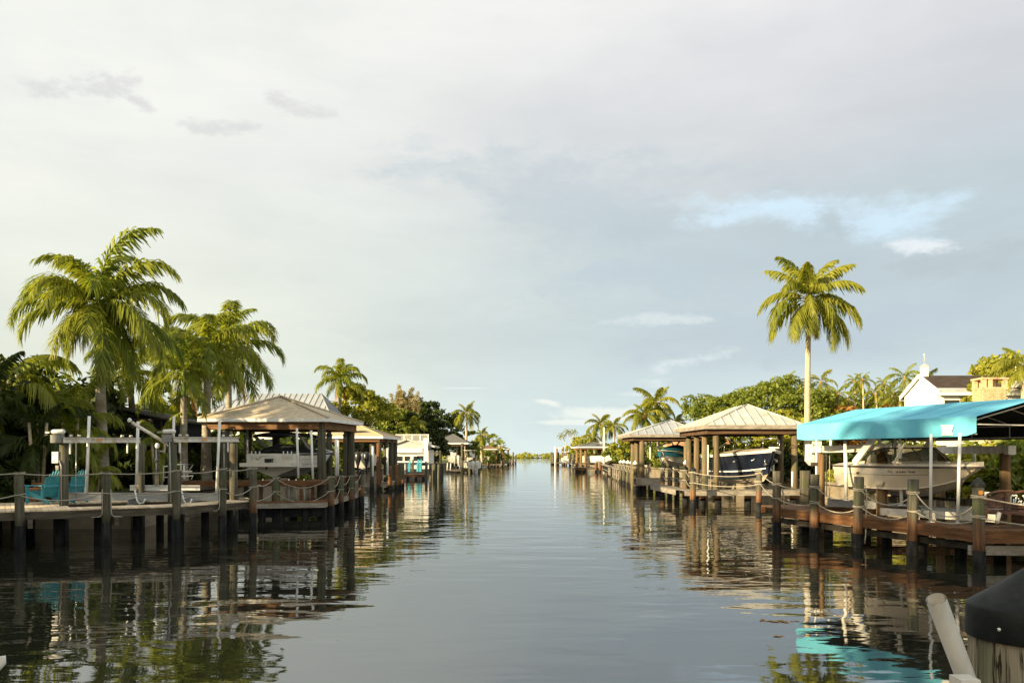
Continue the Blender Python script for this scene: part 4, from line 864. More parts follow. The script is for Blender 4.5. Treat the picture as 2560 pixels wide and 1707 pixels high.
def rt(*pp): MB().tube([P(x, y, 29) for x, y in pp], .022, 6).build('tube', 'white', t)
rt((409, 1202), (409, 1166), (452, 1160), (482, 1161), (461, 1197)); rt((460, 1162), (460, 1197)); rt((407, 1193), (483, 1189), (478, 1197)); rt((455, 1178), (480, 1178)); rt((452, 1160), (452, 1200)); rt((436, 1163), (436, 1200))
# chairs
def adirondack(label, loc, rz):
    t = thing('garden_chair', label, 'chair', (0, 0, 0)); m = 'teal_chair'
    for s in (-.3, .3):
        MB().beam((s, .30, .02), (s, .30, .56), .09, .035, (0, 1, 0)).build('leg', m, t)
        MB().beam((s*.86, .33, .36), (s*.86, -.52, .06), .03, .12).build('leg', m, t)
        MB().beam((s*1.08, .38, .575), (s*1.08, -.36, .575), .13, .026).build('armrest', m, t)
        MB().beam((s, -.30, .12), (s, -.30, .56), .07, .03, (0, 1, 0)).build('leg', m, t)
    for i in range(6):
        u = i/5; MB().box((0, .32-u*.52, .395-u*.14), (.54, .085, .022)).build('seat_slat', m, t)
    for i in range(7):
        x = (i-3)*.083; h = .86-.045*abs(i-3)**1.5
        MB().slab([(x*.85-.034, -.20, .26), (x*.85+.034, -.20, .26), (x*1.15+.036, -.20-.42*h, .26+h*.92), (x*1.15-.036, -.20-.42*h, .26+h*.92)], .02, Vector((0, .9, .4)).normalized()).build('back_slat', m, t)
    MB().beam((-.3, -.385, .56), (.3, -.385, .56), .03, .07).build('back_rail', m, t)
    t.location = loc; t.rotation_euler = (0, 0, rz); t.scale = (1.02, 1.02, 1.02); ORG[t] = Vector(loc); return t
adirondack('teal wooden garden chair, left of the brown lift post', (PX(108, 25.3), 25.3, DZ), R(72))
adirondack('teal wooden garden chair, right of the brown lift post', (PX(172, 26.0), 26.0, DZ), R(-108+180))
t = thing('plant_pot', 'terracotta pot behind the left teal chair', 'plant pot', (PX(82, 26.6), 26.6, DZ)); MB().lathe((PX(82, 26.6), 26.6, DZ), [(.13, 0), (.2, .38), (.23, .38), (.23, .46), (.19, .46), (.17, .40)], 14).build('pot', 'terracotta', t)
t = thing('plant_pot', 'terracotta urn showing above the seat of the left teal chair', 'plant pot', (PX(97, 27), 27, DZ)); MB().lathe((PX(97, 27), 27, DZ), [(.14, 0), (.18, .1), (.17, .5), (.22, .56), (.22, .62), (.17, .62)], 14).build('pot', 'terracotta', t)

# ------------------------------------------------------------------ first left boathouse and its dock
BZ = 1.56
b1 = boathouse('boathouse with a wide tan shingled hip roof, nearest on the left bank', [(-13.35, 34), (-7.78, 34), (-7.2, 38.6), (-13.1, 38.6)], [(PX(702, 36.2), 36.2)], 4.17, 5.24, 'shingle', 'shingle_tan', 'white',
               [(PX(804, 34.4), 34.4), (PX(877, 38.1), 38.1), (PX(563, 34.5), 34.5), (-12.6, 38.2), (PX(690, 38.2), 38.2)], .19, 'post_grey', 'beam_wood', .3, .14, bh=.34)
d1 = thing('dock', 'red brown two level dock around the tan roofed boathouse', 'dock', (-10.5, 34, 0))
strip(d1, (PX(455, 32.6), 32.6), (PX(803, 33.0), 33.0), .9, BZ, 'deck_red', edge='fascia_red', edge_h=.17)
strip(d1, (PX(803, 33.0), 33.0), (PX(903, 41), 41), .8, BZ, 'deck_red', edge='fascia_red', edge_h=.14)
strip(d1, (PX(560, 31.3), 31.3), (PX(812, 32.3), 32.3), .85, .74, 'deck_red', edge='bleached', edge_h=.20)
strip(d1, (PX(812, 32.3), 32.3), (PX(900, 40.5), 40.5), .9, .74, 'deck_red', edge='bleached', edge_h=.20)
for px, d in ((640, 33.1), (770, 33.4), (845, 36.4)): MB().beam((PX(px, d)+.2, d, .7), (PX(px, d)+.2, d, BZ-.2), .12, .12).build('stanchion', 'fascia_red', d1)
for px, d in ((753, 33.0), (690, 33.6)): MB().beam((PX(px, d), d, .7), (PX(px, d), d, BZ-.2), .12, .06, (0, 1, 0)).build('stanchion', 'fascia_red', d1)
for px, d in ((650, 31.8), (700, 32), (760, 32.2), (806, 32.6), (835, 35), (862, 37.5), (885, 39.6), (600, 32.8), (730, 33.4), (560, 33)): pile('', PX(px, d), d+.25, .5, .14, .5, parent=d1)
k = MB(); k.beam((PX(640, 32), 32.2, .28), (PX(806, 32.9), 32.9, .28), .5, .34); k.build('float', 'wrap', d1)  # black block filling the space below the lower deck
for i, px in enumerate((760, 722, 740, 657)): k = MB(); k.tube([P(px, 1197, 33.3), P(px+1, 1248, 33.3)], .03, 6); k.single('white_pipe', 'white', 'thin white pipe between the two deck levels of the red dock, %s' % ['rightmost', 'third from the right', 'second from the right', 'leftmost'][i], 'pipe')
rp = []
for px, top, d, wr, lb in ((690, 1190, 32.2, .5, 'short pile at the front of the red dock where the ropes peak'), (827, 1189, 33.0, .5, 'short pile at the canal corner of the red dock'), (851, 1188, 35.2, .5, 'short pile on the canal side of the red dock, second from the corner'), (876, 1187, 37.6, .5, 'short pile on the canal side of the red dock, third from the corner'), (903, 1183, 40.2, .5, 'short capped pile at the far end of the red dock')):
    z = PZ(top, d); pile(lb, PX(px, d), d, z, .14, wr, 'pile_two', 'black' if px == 903 else None, group='rope piles of the red brown dock'); rp.append((PX(px, d), d-.14, z))
rope('upper rope looping between the piles of the red dock', [(up_[-1][0], up_[-1][1]+.3, 1.58)]+[(x, y, z-.06) for x, y, z in rp], 0, [.14, .42, .40, .36, .34], .145)
rope('lower rope looping between the piles of the red dock', [(up_[-1][0]-.4, up_[-1][1]+.3, 1.12)]+[(x, y, z-.62) for x, y, z in rp], 0, [.2, .46, .40, .36, .34], .145)
pile('tall dark pile with a pointed finial, left of two behind the tan boathouse corner', PX(823, 40), 40, PZ(1088, 40), .15, .5, 'post_grey', 'tall', group='tall finial piles'); pile('tall dark pile with a pointed finial, right of two behind the tan boathouse corner', PX(865, 43), 43, PZ(1088, 43), .16, .5, 'post_grey', 'tall', group='tall finial piles')
guide('white guide pole left under the tan boathouse roof', 618, 1068, 619, 1195, 37.2, .06); guide('white guide pole in the middle in front of the white boat', 742, 1070, 746, 1195, 33.4, .05); guide('white guide pole right in front of the white boat', 778, 1076, 782, 1197, 33.5, .05)
# ------------------------------------------------------------------ boats
def lerp(a, b_, t): return a+(b_-a)*t
class Hull:
    def __init__(s, L, B, H, stem=.9, keel_rise=.5, dead=.28, flare=.1, sheer_rise=.18, chine=.82, cr=.55):
        s.L, s.B, s.H = L, B, H; s.dead, s.flare, s.rise, s.chine, s.stem, s.kr, s.cr = dead, flare, sheer_rise, chine, stem, keel_rise, cr
    def sheer(s, u):
        b_ = s.B/2*(1-max(0, (u-.42)/.58)**2.4)*(0.93+.07*min(1, u/.3)); return Vector((u*s.L, b_, s.H+s.rise*u*u))
    def chn(s, u):
        b_ = s.B/2*s.chine*(1-max(0, (u-.38)/.60)**2.0) if u < .98 else 0; b_ = max(b_, 0.0)
        x = u*(s.L-s.stem*.62); return Vector((x, b_, s.dead*s.H*(1+s.cr*max(0, (u-.5)/.5)**2)+s.H*s.kr*max(0, (u-.62)/.38)**2.6*.62))
    def keel(s, u):
        x = u*(s.L-s.stem); return Vector((x, 0, s.H*s.kr*max(0, (u-.55)/.45)**2.2))
    def side(s, u, v, sg=1):
        a, b_ = s.chn(u), s.sheer(u); p = a.lerp(b_, v); p.y -= s.flare*math.sin(math.pi*v)*.35*max(0, (u-.4)); p.y += .03*math.sin(math.pi*v)*(1-u); p.y *= sg; return p
def boat(label, L, B, H, mside, mbot, mdeck, hull=None, n=20, transom_in=.0, stripe=None, group=None, name='motor_boat', rub='trim', cockpit=(.06, .55)):
    t = thing(name, label, 'boat', (0, 0, 0), group); h = hull or Hull(L, B, H)
    us = [i/n for i in range(n+1)]; nv = 6
    for key, mt in (('hull_side', mside),):
        k = MB()
        for sg in (1, -1):
            vs = [h.side(u, j/nv, sg) for u in us for j in range(nv+1)]
            fs = [(i*(nv+1)+j, (i+1)*(nv+1)+j, (i+1)*(nv+1)+j+1, i*(nv+1)+j+1) for i in range(n) for j in range(nv)]
            k.add(vs, fs if sg < 0 else [f[::-1] for f in fs], True)
        k.add([h.side(0, 0, 1), h.side(0, 1, 1), h.side(0, 1, -1), h.side(0, 0, -1), h.keel(0)], [(0, 1, 2, 3, 4)]); k.build('hull', mt, t)
    k = MB()
    for sg in (1, -1):
        vs = []
        for u in us:
            a, c = h.keel(u), h.chn(u); c = Vector((c.x, c.y*sg, c.z)); vs += [a, a.lerp(c, .5)+Vector((0, 0, .01)), c]
        fs = [(i*3+j, (i+1)*3+j, (i+1)*3+j+1, i*3+j+1) for i in range(n) for j in range(2)]; k.add(vs, fs if sg < 0 else [f[::-1] for f in fs], False)
    k.build('hull_bottom', mbot, t)
    # chine rail and spray strakes
    for v, w_, zz in ((0.0, .022, 0), ):
        for sg in (1, -1): MB().tube([h.side(u, v, sg)+Vector((0, sg*.01, zz)) for u in us[:-1]], w_, 5).build('chine_rail', mside, t)
    for f in (.45, .72):
        for sg in (1, -1):
            MB().tube([h.keel(u).lerp(Vector((h.chn(u).x, h.chn(u).y*sg, h.chn(u).z)), f)+Vector((0, 0, -.004)) for u in us[:int(n*.86)]], .014, 4).build('strake', mbot, t)
    k = MB()
    for sg in (1, -1): k.tube([h.side(u, 1, sg)+Vector((0, 0, -.03)) for u in us], .028, 6)
    k.build('rub_rail', rub, t)
    # deck with gunwale edge and cockpit well
    k = MB(); c0, c1 = cockpit; cam = .07
    vs = []; cols = []
    for u in us:
        s_ = h.sheer(u); inn = max(0, s_.y-.22); w_in = inn if c0 <= u <= c1 else inn*.6
        zc = s_.z+cam*(1 if not (c0 <= u <= c1) else .3)
        vs += [Vector((s_.x, s_.y, s_.z)), Vector((s_.x, inn if c0 <= u <= c1 else s_.y*.8, s_.z+.05)), Vector((s_.x-.0, inn if c0 <= u <= c1 else s_.y*.35, zc+.02 if not (c0 <= u <= c1) else s_.z-.45)), Vector((s_.x, 0, zc+.05 if not (c0 <= u <= c1) else s_.z-.45))]
    for sg in (1, -1):
        w_ = [Vector((v.x, v.y*sg, v.z)) for v in vs]; fs = [(i*4+j, (i+1)*4+j, (i+1)*4+j+1, i*4+j+1) for i in range(n) for j in range(3)]; k.add(w_, fs if sg > 0 else [f[::-1] for f in fs])
    k.build('deck', mdeck, t)
    if stripe:
        for (v, w_, mt, u0, u1) in stripe:
            k = MB()
            for sg in (1, -1):
                uu = [u0+(u1-u0)*i/14 for i in range(15)]; nn = Vector((0, sg*.012, 0))
                vs = [q for u in uu for q in (h.side(u, v, sg)+nn, h.side(u, v+w_, sg)+nn)]; k.add(vs, [(2*i, 2*i+2, 2*i+3, 2*i+1) for i in range(14)])
            k.build('hull_stripe', mt, t)
    return t, h
def place(t, stern, head, z):
    """stern (x,y) on the ground plan, heading as a vector, keel height z"""
    t.location = (stern[0], stern[1], z); t.rotation_euler = (0, 0, math.atan2(head[1], head[0]))
def windshield(t, h, u0, u1, ht, rake=.45, w=.72, mt='glass_tint'):
    a, b_ = h.sheer(u0), h.sheer(u1); z = a.z+.05; k = MB(); f = MB()
    p = [Vector((a.x, a.y*.92, z)), Vector((lerp(a.x, b_.x, .75), b_.y*.86, z+.06)), Vector((b_.x+.25, b_.y*.35, z+.1)), Vector((b_.x+.25, -b_.y*.35, z+.1)), Vector((lerp(a.x, b_.x, .75), -b_.y*.86, z+.06)), Vector((a.x, -a.y*.92, z))]
    q = [Vector((v.x-rake*(1 if 0 < i < 5 else .2), v.y*.86, z+ht*(1 if 0 < i < 5 else .75))) for i, v in enumerate(p)]
    for i in range(5):
        k.add([p[i], p[i+1], q[i+1], q[i]], [(0, 1, 2, 3)])
    k.build('windscreen', mt, t)
    f.tube(q, .022, 6)
    for i in range(6): f.tube([p[i], q[i]], .02, 5)
    f.build('windscreen_frame', 'trim', t)
def bow_rail(t, h, u0=.45, ht=.42, u1=.99, mat='chrome'):
    k = MB(); us = [u0+(u1-u0)*i/9 for i in range(10)]
    pts = []
    for sg in (1, -1):
        l_ = [Vector((h.sheer(u).x, h.sheer(u).y*.9*sg, h.sheer(u).z+.05)) for u in us]; top = [v+Vector((.06, 0, ht*min(1, .35+i*.3))) for i, v in enumerate(l_)]
        pts = pts+top if sg > 0 else pts+top[::-1]
        for a, b_ in list(zip(l_, top))[::2]: k.tube([a, b_], .013, 5)
    k.tube(pts, .016, 6); k.build('bow_rail', mat, t)
def bimini(t, x0, x1, w, z, mat='dark_canvas', bows=True, zb=None, thick=.1):
    k = MB(); n = 6; vs = []
    for i in range(n+1):
        x = lerp(x0, x1, i/n)
        for j in range(7):
            y = (j/6-.5)*w; vs.append((x, y, z+.10*(1-(2*j/6-1)**2)-(.05 if i in (0, n) else 0)))
    m = len(vs); vs += [(x, y, zz-thick) for x, y, zz in vs]
    fs = [(i*7+j, (i+1)*7+j, (i+1)*7+j+1, i*7+j+1) for i in range(n) for j in range(6)]; fs += [tuple(m+q for q in f[::-1]) for f in fs]
    rim = [j for j in range(7)]+[i*7+6 for i in range(1, n+1)]+[n*7+j for j in range(5, -1, -1)]+[i*7 for i in range(n-1, 0, -1)]
    fs += [(rim[i], rim[(i+1) % len(rim)], m+rim[(i+1) % len(rim)], m+rim[i]) for i in range(len(rim))]
    k.add(vs, fs); k.build('bimini_top', mat, t)
    if bows:
        k = MB(); zb = zb or z-1.0; xm = (x0+x1)/2
        for sg in (1, -1):
            for xx in (x0+.05, x1-.05): k.tube([(xm, sg*w/2, zb), (xx, sg*w/2, z-.02)], .015, 5)
        k.build('bimini_frame', 'chrome', t)
def cover(t, h, u0, u1, rise, mat='dark_canvas', drop=.12, bumps=(.5, .35)):
    k = MB(); n = 18; m = 10; vs = []
    for i in range(n+1):
        u = lerp(u0, u1, i/n); s_ = h.sheer(u); r = rise*(math.sin(math.pi*min(1, (i/n)*1.0))**.5)*(.55+.45*math.exp(-((i/n-bumps[0])/.22)**2))
        for j in range(m+1):
            a = (j/m*2-1); y = s_.y*1.03*a; z = s_.z+.02-(drop if abs(a) > .99 else 0)+r*(1-abs(a)**2.2)+.02*math.sin(i*1.9+j*2.3)*(1-abs(a)); vs.append((s_.x, y, z))
    k.add(vs, [(i*(m+1)+j, (i+1)*(m+1)+j, (i+1)*(m+1)+j+1, i*(m+1)+j+1) for i in range(n) for j in range(m)], True)
    k.add([vs[j] for j in range(m+1)]+[(vs[j][0], vs[j][1], h.sheer(u0).z-drop) for j in range(m+1)], [(j, j+1, m+2+j, m+1+j) for j in range(m)])
    k.build('boat_cover', mat, t)

# cream boat under the turquoise canopy
h = Hull(5.75, 2.3, .90, stem=1.15, keel_rise=.50, dead=.26, flare=.35, sheer_rise=.02)
bt, h = boat('cream motor boat with registration letters on its bow, on the lift under the turquoise canopy', 5.75, 2.3, .84, 'gel_cream', 'gel_tan', 'gel_cream', h, stripe=[(.60, .016, 'trim', .12, .80), (.90, .016, 'trim', .03, .97)], cockpit=(.05, .50))
place(bt, (11.45, 26.0), (.50, -5.6), 1.40)
windshield(bt, h, .34, .60, .46, .55)
def hull_text(t, h, txt, u0, u1, v0, vh, sg, mat, flip):
    cu = bpy.data.curves.new('txt', 'FONT'); cu.body = txt; cu.size = 1.0; o = bpy.data.objects.new('txt', cu); C.objects.link(o)
    dg = bpy.context.evaluated_depsgraph_get(); me = bpy.data.meshes.new_from_object(o.evaluated_get(dg)); bpy.data.objects.remove(o)
    w_ = max(v.co.x for v in me.vertices)
    for v in me.vertices:
        a = v.co.x/w_; q = h.side(lerp(u0, u1, a), v0+vh*v.co.y, sg); v.co = q+Vector((0, sg*.015, 0))
    me.materials.clear(); me.materials.append(M[mat]); link('registration_number', me, t)
hull_text(bt, h, 'FL 358 98', .565, .735, .705, .11, -1, 'trim', False)
for u in (.93, .86):
    s_ = h.sheer(u); MB().box((s_.x, -s_.y*.8, s_.z+.09), (.12, .03, .03)).build('cleat', 'chrome', bt)
k = MB(); s_ = h.side(.30, .66, -1); k.lathe(s_+Vector((0, -.02, 0)), [(.01, -.03), (.07, 0), (.01, .03)], 8); k.build('scupper', 'trim', bt)
k = MB(); a = h.sheer(.42)
for sg in (1, -1): k.beam((a.x-1.2, sg*1.0, a.z+.05), (a.x-.05, sg*.9, a.z+.95), .06, .22)
k.beam((a.x-.05, -.95, a.z+.97), (a.x-.05, .95, a.z+.97), .2, .06); k.build('radar_arch', 'cap_white', bt)
k = MB(); k.beam((a.x-.9, .55, a.z+.1), (a.x+.2, .55, a.z+.2), .5, .5); k.beam((a.x-.9, -.55, a.z+.1), (a.x-.2, -.55, a.z+.1), .4, .45); k.build('seat', 'gel_white', bt)
k = MB(); k.box((-.22, 0, .42), (.42, 1.5, .07)); k.build('swim_platform', 'gel_cream', bt)
# navy cruiser
h = Hull(8.4, 3.1, 1.60, stem=1.5, keel_rise=.16, dead=.20, flare=.4, sheer_rise=.28, cr=.5)
bt, h = boat('big navy blue cruiser with cream deck, bow facing out of the metal roofed boathouse', 8.4, 2.9, 1.42, 'navy', 'gel_tan', 'gel_cream', h, stripe=[(.90, .07, 'white', .02, .985), (.26, .05, 'white', .02, .97)], rub='white', cockpit=(.05, .40))
place(bt, (12.75, 48.6), (.45, -8.2), 1.0)
bow_rail(bt, h, .42, .55); windshield(bt, h, .36, .52, .42, .6)
cover(bt, h, .44, .93, .34, 'gel_cream', .0, (.15, .3))
for u in (.70, .86):
    for sg in (1, -1): k = MB(); s_ = h.side(u, .66, sg); k.lathe(s_+Vector((0, sg*.01, 0)), [(.01, -.06), (.11, -.02), (.10, .02), (.01, .05)], 10); k.build('porthole', 'chrome', bt)
k = MB(); s_ = h.sheer(1.0); k.beam((s_.x-.5, 0, s_.z+.12), (s_.x+.28, 0, s_.z+.10), .22, .07); k.build('bow_pulpit', 'white', bt)
k = MB(); s_ = h.side(.95, .55, -1); k.tube([s_+Vector((.02, -.05, .14)), s_+Vector((.02, -.06, -.12))], .03, 6); k.tube([s_+Vector((-.2, -.05, -.12)), s_+Vector((.05, -.07, -.17)), s_+Vector((.22, -.05, -.1))], .035, 6); k.build('anchor', 'chrome', bt)
# white boat, stern towards us, under the tan roof
h = Hull(6.4, 2.6, 1.02, stem=1.2, keel_rise=.5, dead=.42, flare=.3, sheer_rise=.2, chine=.9)
bt, h = boat('white motor boat with black cover and raised bimini under the tan boathouse roof', 6.4, 2.75, 1.18, 'gel_white', 'gel_dull', 'gel_white', h, stripe=[(.22, .015, 'trim', .02, .8), (.58, .015, 'trim', .02, .9)], cockpit=(.1, .5))
place(bt, (-10.35, 34.6), (.13, 1), 1.66)
cover(bt, h, .005, .66, .42, 'dark_canvas', .10, (.30, .3))
bimini(bt, .3, 2.6, 2.1, 1.88, 'dark_canvas', True, 1.1, .12)
for sy in (-1, 1): k = MB(); k.beam((1.7, sy, 1.25), (.4, sy*1.02, 1.80), .03, .16); k.build('bimini_curtain', 'grey_plastic', bt)
k = MB(); k.poly_prism([(-.75, -1.15), (0, -1.3), (0, 1.3), (-.75, 1.15)], .46, .62); k.build('swim_platform', 'gel_white', bt)
k = MB(); k.poly_prism([(-.06, -1.16), (.05, -1.2), (.05, 1.2), (-.06, 1.16)], .55, 1.0); k.build('transom', 'gel_white', bt)
k = MB()
for y in (-.9, -.72, -.54, .54, .72, .9): k.tube([(-.1, y, .78), (-.12, y, 1.12)], .03, 7)
k.build('rod_holder', 'cap_white', bt)
k = MB(); k.box((-.5, -.05, .72), (.2, .3, .16)); k.tube([(-.6, -.05, .70), (-.75, -.05, .35)], .05, 6); k.build('platform_light', 'motor_black', bt)
k = MB(); k.tube([(-.35, .55, .75), (-.42, .3, .9), (-.42, -.1, .9), (-.35, -.25, .75)], .02, 6); k.build('grab_rail', 'chrome', bt)
# other boats
def simple_boat(label, L, B, H, stern, head, z, mside='gel_white', cov=None, motors=0, bim=None, mb='gel_dull', ttop=False):
    bt, h = boat(label, L, B, H, mside, mb, 'gel_white', Hull(L, B, H, stem=L*.15), n=12); place(bt, stern, head, z)
    if cov: cover(bt, h, .02, .97, .62, cov, .40, (.35, .35))
    for i in range(motors):
        y = (i-(motors-1)/2)*.62; k = MB(); k.lathe((-.38, y, .35), [(.06, -.7), (.09, -.1), (.15, .1), (.24, .35), (.25, .75), (.16, .95), (.02, 1.0)], 10); k.build('outboard_motor', 'motor_black' if bim != 'w' else 'cap_white', bt)
    if bim == 'dark': bimini(bt, L*.2, L*.5, B*.8, H+1.75, 'dark_canvas', True, H)
    if ttop:
        k = MB(); k.box((L*.42, 0, H+1.7), (1.9, 1.6, .08)); k.build('hard_top', 'white', bt); k = MB()
        for sx in (-.6, .6):
            for sy in (-.6, .6): k.tube([(L*.42+sx*.6, sy*.7, H-.2), (L*.42+sx, sy, H+1.7)], .025, 5)
        k.build('top_frame', 'chrome', bt)
        k = MB(); k.box((L*.42, 0, H+.2), (.8, .7, .9)); k.build('console', 'gel_white', bt)
    if not cov and not ttop: windshield(bt, h, .40, .58, .4, .35)
    return bt
simple_boat('white boat with black bimini and dark outboard, under the yellow roofed boathouse', 6.5, 2.5, 1.1, (PX(905, 60), 60), (-.2, 1), 1.55, motors=2, bim='dark')
simple_boat('white boat under a dark teal cover in the third boathouse on the right', 5.6, 2.4, 1.05, (PX(1716, 62.5), 63.2), (-.55, -1), 1.72, cov='teal_canvas', mb='gel_tan')
simple_boat('white boat with dark cabin top inside the far boathouse on the right', 7.5, 2.9, 1.5, (PX(1468, 134), 136), (.8, -1), 1.0, bim='dark')
simple_boat('white centre console boat beside the dark roofed far boathouse on the left', 7, 2.4, 1.2, (PX(1186, 118), 118), (-.3, 1), .45, motors=2, bim='w', ttop=True)
simple_boat('white centre console boat lifted under the dark roofed far boathouse', 6.5, 2.3, 1.1, (PX(1140, 124), 124), (-.2, 1), 1.3, ttop=True, motors=2, bim='w')
simple_boat('white boat under the far brown roofed boathouse on the left', 6.5, 2.4, 1.2, (PX(1212, 176), 176), (-.2, 1), 1.2, ttop=True)
simple_boat('small white boat at the farthest dock on the right', 6, 2.3, 1.2, (PX(1418, 200), 200), (-.1, 1), .6, ttop=True)

# ------------------------------------------------------------------ further left bank
b = boathouse('boathouse with a sunlit yellow tan roof, second on the left bank', [(-15.2, 60.5), (-9.75, 60.5), (-9.15, 66), (-14.8, 66)], [(PX(893, 63), 63)], 4.05, 5.0, 'shingle', 'shingle_yellow', 'white',
              [(PX(948, 61), 61), (PX(965, 62.2), 62.2), (PX(978, 64), 64), (PX(988, 65.6), 65.6), (PX(800, 61), 61), (-14.3, 65.5)], .19, 'post_grey', 'beam_wood', .3, .18)
d2 = thing('dock', 'small dock with orange brown legs beneath the yellow roofed boathouse', 'dock', (-10.5, 59, 0))
strip(d2, (PX(905, 60), 58.7), (PX(975, 59), 59.0), 1.2, .55, 'deck_grey', edge='bleached', far=True); strip(d2, (PX(975, 59), 59.0), (PX(992, 66), 66), 1.0, .55, 'deck_grey', edge='bleached', far=True)
strip(d2, (-15.5, 58.6), (PX(905, 60), 58.7), 1.2, 1.0, 'deck_grey', edge='underdeck', far=True)
for px, d, top, m_ in ((947, 58.8, 1108, 'pile_red'), (975, 59.0, 1164, 'pile_red'), (992, 60.5, 1160, 'pile_red'), (1000, 62, 1158, 'pile_two'), (1007, 64, 1157, 'pile_two'), (930, 58.9, 1110, 'pile')):
    pile('', PX(px, d), d-.1, PZ(top, d), .15, .3, m_, parent=d2)
for i, (px, d, y0, y1) in enumerate(((845, 52, 1100, 1190), (840, 46, 1098, 1190), (932, 57, 1115, 1190), (969, 58, 1120, 1188))): guide('white guide pole among the piles before the yellow roofed boathouse, %s' % ['second from the left', 'leftmost', 'third from the left', 'rightmost'][i], px, y0, px, y1, d, .07)
# white boathouse building with roof deck
t = thing('boat_building', 'white waterside building with a railed roof deck and low gable', 'building', (PX(1035, 92), 92, 0)); D = 92
x0, x1 = PX(992, D), PX(1072, D)
MB().box(((x0+x1)/2, D+3, 2.15), (x1-x0, 6, 2.2)).build('wall', 'stucco_white', t)
for px in (999, 1018, 1040): MB().box((PX(px, D), D-.03, 2.1), (.6, .08, .8)).build('window', 'glass_dark', t)
MB().box((PX(1054, D), D-.03, 2.0), (1.0, .08, 1.1)).build('opening', 'screen', t)
k = MB(); a, c, e = P(985, 1107, D-.4), P(1016, 1096, D-.4), P(1087, 1115, D-.4)
for s_, e_ in ((a, c), (c, e)): k.slab([s_, e_, e_+Vector((0, 6.4, 0)), s_+Vector((0, 6.4, 0))], .16)
k.build('roof', 'panel', t)
k = MB(); k.add([a+Vector((.1, .3, -.16)), c+Vector((0, .3, -.16)), e+Vector((-.3, .3, -.16)), P(1070, 1122, D-.1), P(990, 1122, D-.1)], [(0, 4, 3, 2, 1)]); k.build('gable', 'stucco_grey', t)
MB().box((PX(1022, D), D-.3, PZ(1126, D)), (3.2, .3, .5)).build('lintel', 'stucco_white', t)
MB().box((PX(1066, D), D-.5, PZ(1117, D)), (.45, .4, 2.0)).build('corner_column', 'white', t)
MB().box((PX(1010, D), D-.25, .9), (.4, .3, 1.5)).build('column', 'white', t)
MB().box((PX(1025, D), D-.5, PZ(1154, D)), (3.6, .5, .16)).build('balcony_edge', 'white', t)
t = thing('roof_deck', 'white railing round the roof deck above the white waterside building', 'railing', (PX(1035, 97), 97, 4))
zt, zb = PZ(1086, 97), PZ(1102, 97); xa, xb = PX(990, 97), PX(1071, 97)
k = MB(); k.beam((xa, 97, zt), (xb, 97, zt), .06, .07); k.beam((xa, 97, zb), (xb, 97, zb), .06, .07); k.build('rail', 'white', t)
k = MB(); n = 34
for i in range(n+1):
    x = lerp(xa, xb, i/n); k.box((x, 97, (zt+zb)/2), (.035, .035, zt-zb))
o = k.build('balusters', 'white', t); o['kind'] = 'stuff'
for i in range(5): MB().box((lerp(xa, xb, i/4), 97, (zt+zb)/2), (.09, .09, zt-zb+.1)).build('rail_post', 'white', t)
MB().box(((xa+xb)/2, 99, zb-.35), (xb-xa, 4, .6)).build('deck_slab', 'stucco_white', t)
d3 = thing('dock', 'red edged dock below the white waterside building', 'dock', (PX(1025, 88), 88, 0))
strip(d3, (PX(1000, 86), 86), (PX(1060, 86), 86), 2.4, .55, 'deck_red', edge='fascia_red', far=True)
for px in (1002, 1020, 1040, 1058): pile('', PX(px, 86), 86, .4, .15, .3, parent=d3)
for i, px in enumerate((1023, 1031, 1044, 1051)):
    k = MB(); k.box((PX(px, 89), 89, 1.25), (.25, .3, .9)); k.box((PX(px, 89)+.05, 89.2, 1.5), (.2, .1, 1.3)); k.single('deck_chair', 'teal_chair' if i != 1 else 'trim', 'folded teal deck chair on the dock of the white building, %s from the left' % ordn[i], 'chair')
k = MB(); k.box((PX(1066, 86), 85.8, PZ(1140, 86)), (.5, .4, 1.1)); k.single('lift_motor_cover', 'cap_white', 'white lift housing hanging at the corner of the white building', 'box')
grp = 'dark piles between the white building and the dark roofed boathouse'
for i, (px, d, tp) in enumerate([(1066, 84, 1157), (1076, 90, 1158), (1083, 92, 1158), (1092, 96, 1157), (1100, 99, 1158), (1106, 101, 1159), (1086, 86, 1160), (1097, 90, 1160)]):
    pile('plain dark pile right of the white building, %s of its row from the left' % ordn[[0, 1, 2, 4, 6, 7, 3, 5][i]], PX(px, d), d, PZ(tp, d), .15, None, 'post_grey', group=grp)
b = boathouse('boathouse with a dark grey hip roof, third on the left bank', [(-12.4, 121), (-6.6, 121), (-6.3, 127), (-12.0, 127)], [(PX(1131, 124), 124)], 4.5, 5.9, 'shingle', 'shingle_grey', 'white',
              [(PX(1095, 122), 122), (PX(1158, 122), 122), (PX(1166, 124), 124), (PX(1101, 126), 126)], .22, 'post_grey', 'soffit', .4, .2)
d4 = thing('dock', 'grey dock with thick piles beside the dark roofed far boathouse', 'dock', (-7, 119, 0))
strip(d4, (PX(1115, 119), 119), (PX(1186, 119), 119), 1.4, .5, 'deck_grey', edge='fascia', far=True); strip(d4, (PX(1186, 119), 119), (PX(1197, 132), 132), 1.4, .6, 'deck_grey', edge='bleached', far=True)
for px, d, tp in ((1174, 119, 1150), (1180, 119.3, 1148), (1156, 118.8, 1108), (1198, 128, 1150)): pile('', PX(px, d), d-.1, PZ(tp, d), .22, None, 'pile', parent=d4)
for i, px in enumerate((1118, 1126, 1149)): k = MB(); k.tube([P(px+1, 1157, 117), P(px, 1176, 117)], .09, 7); k.single('bent_white_pipe', 'pvc', 'pale pipe dipping into the water before the dark roofed boathouse, %s from the left' % ordn[i], 'pipe')
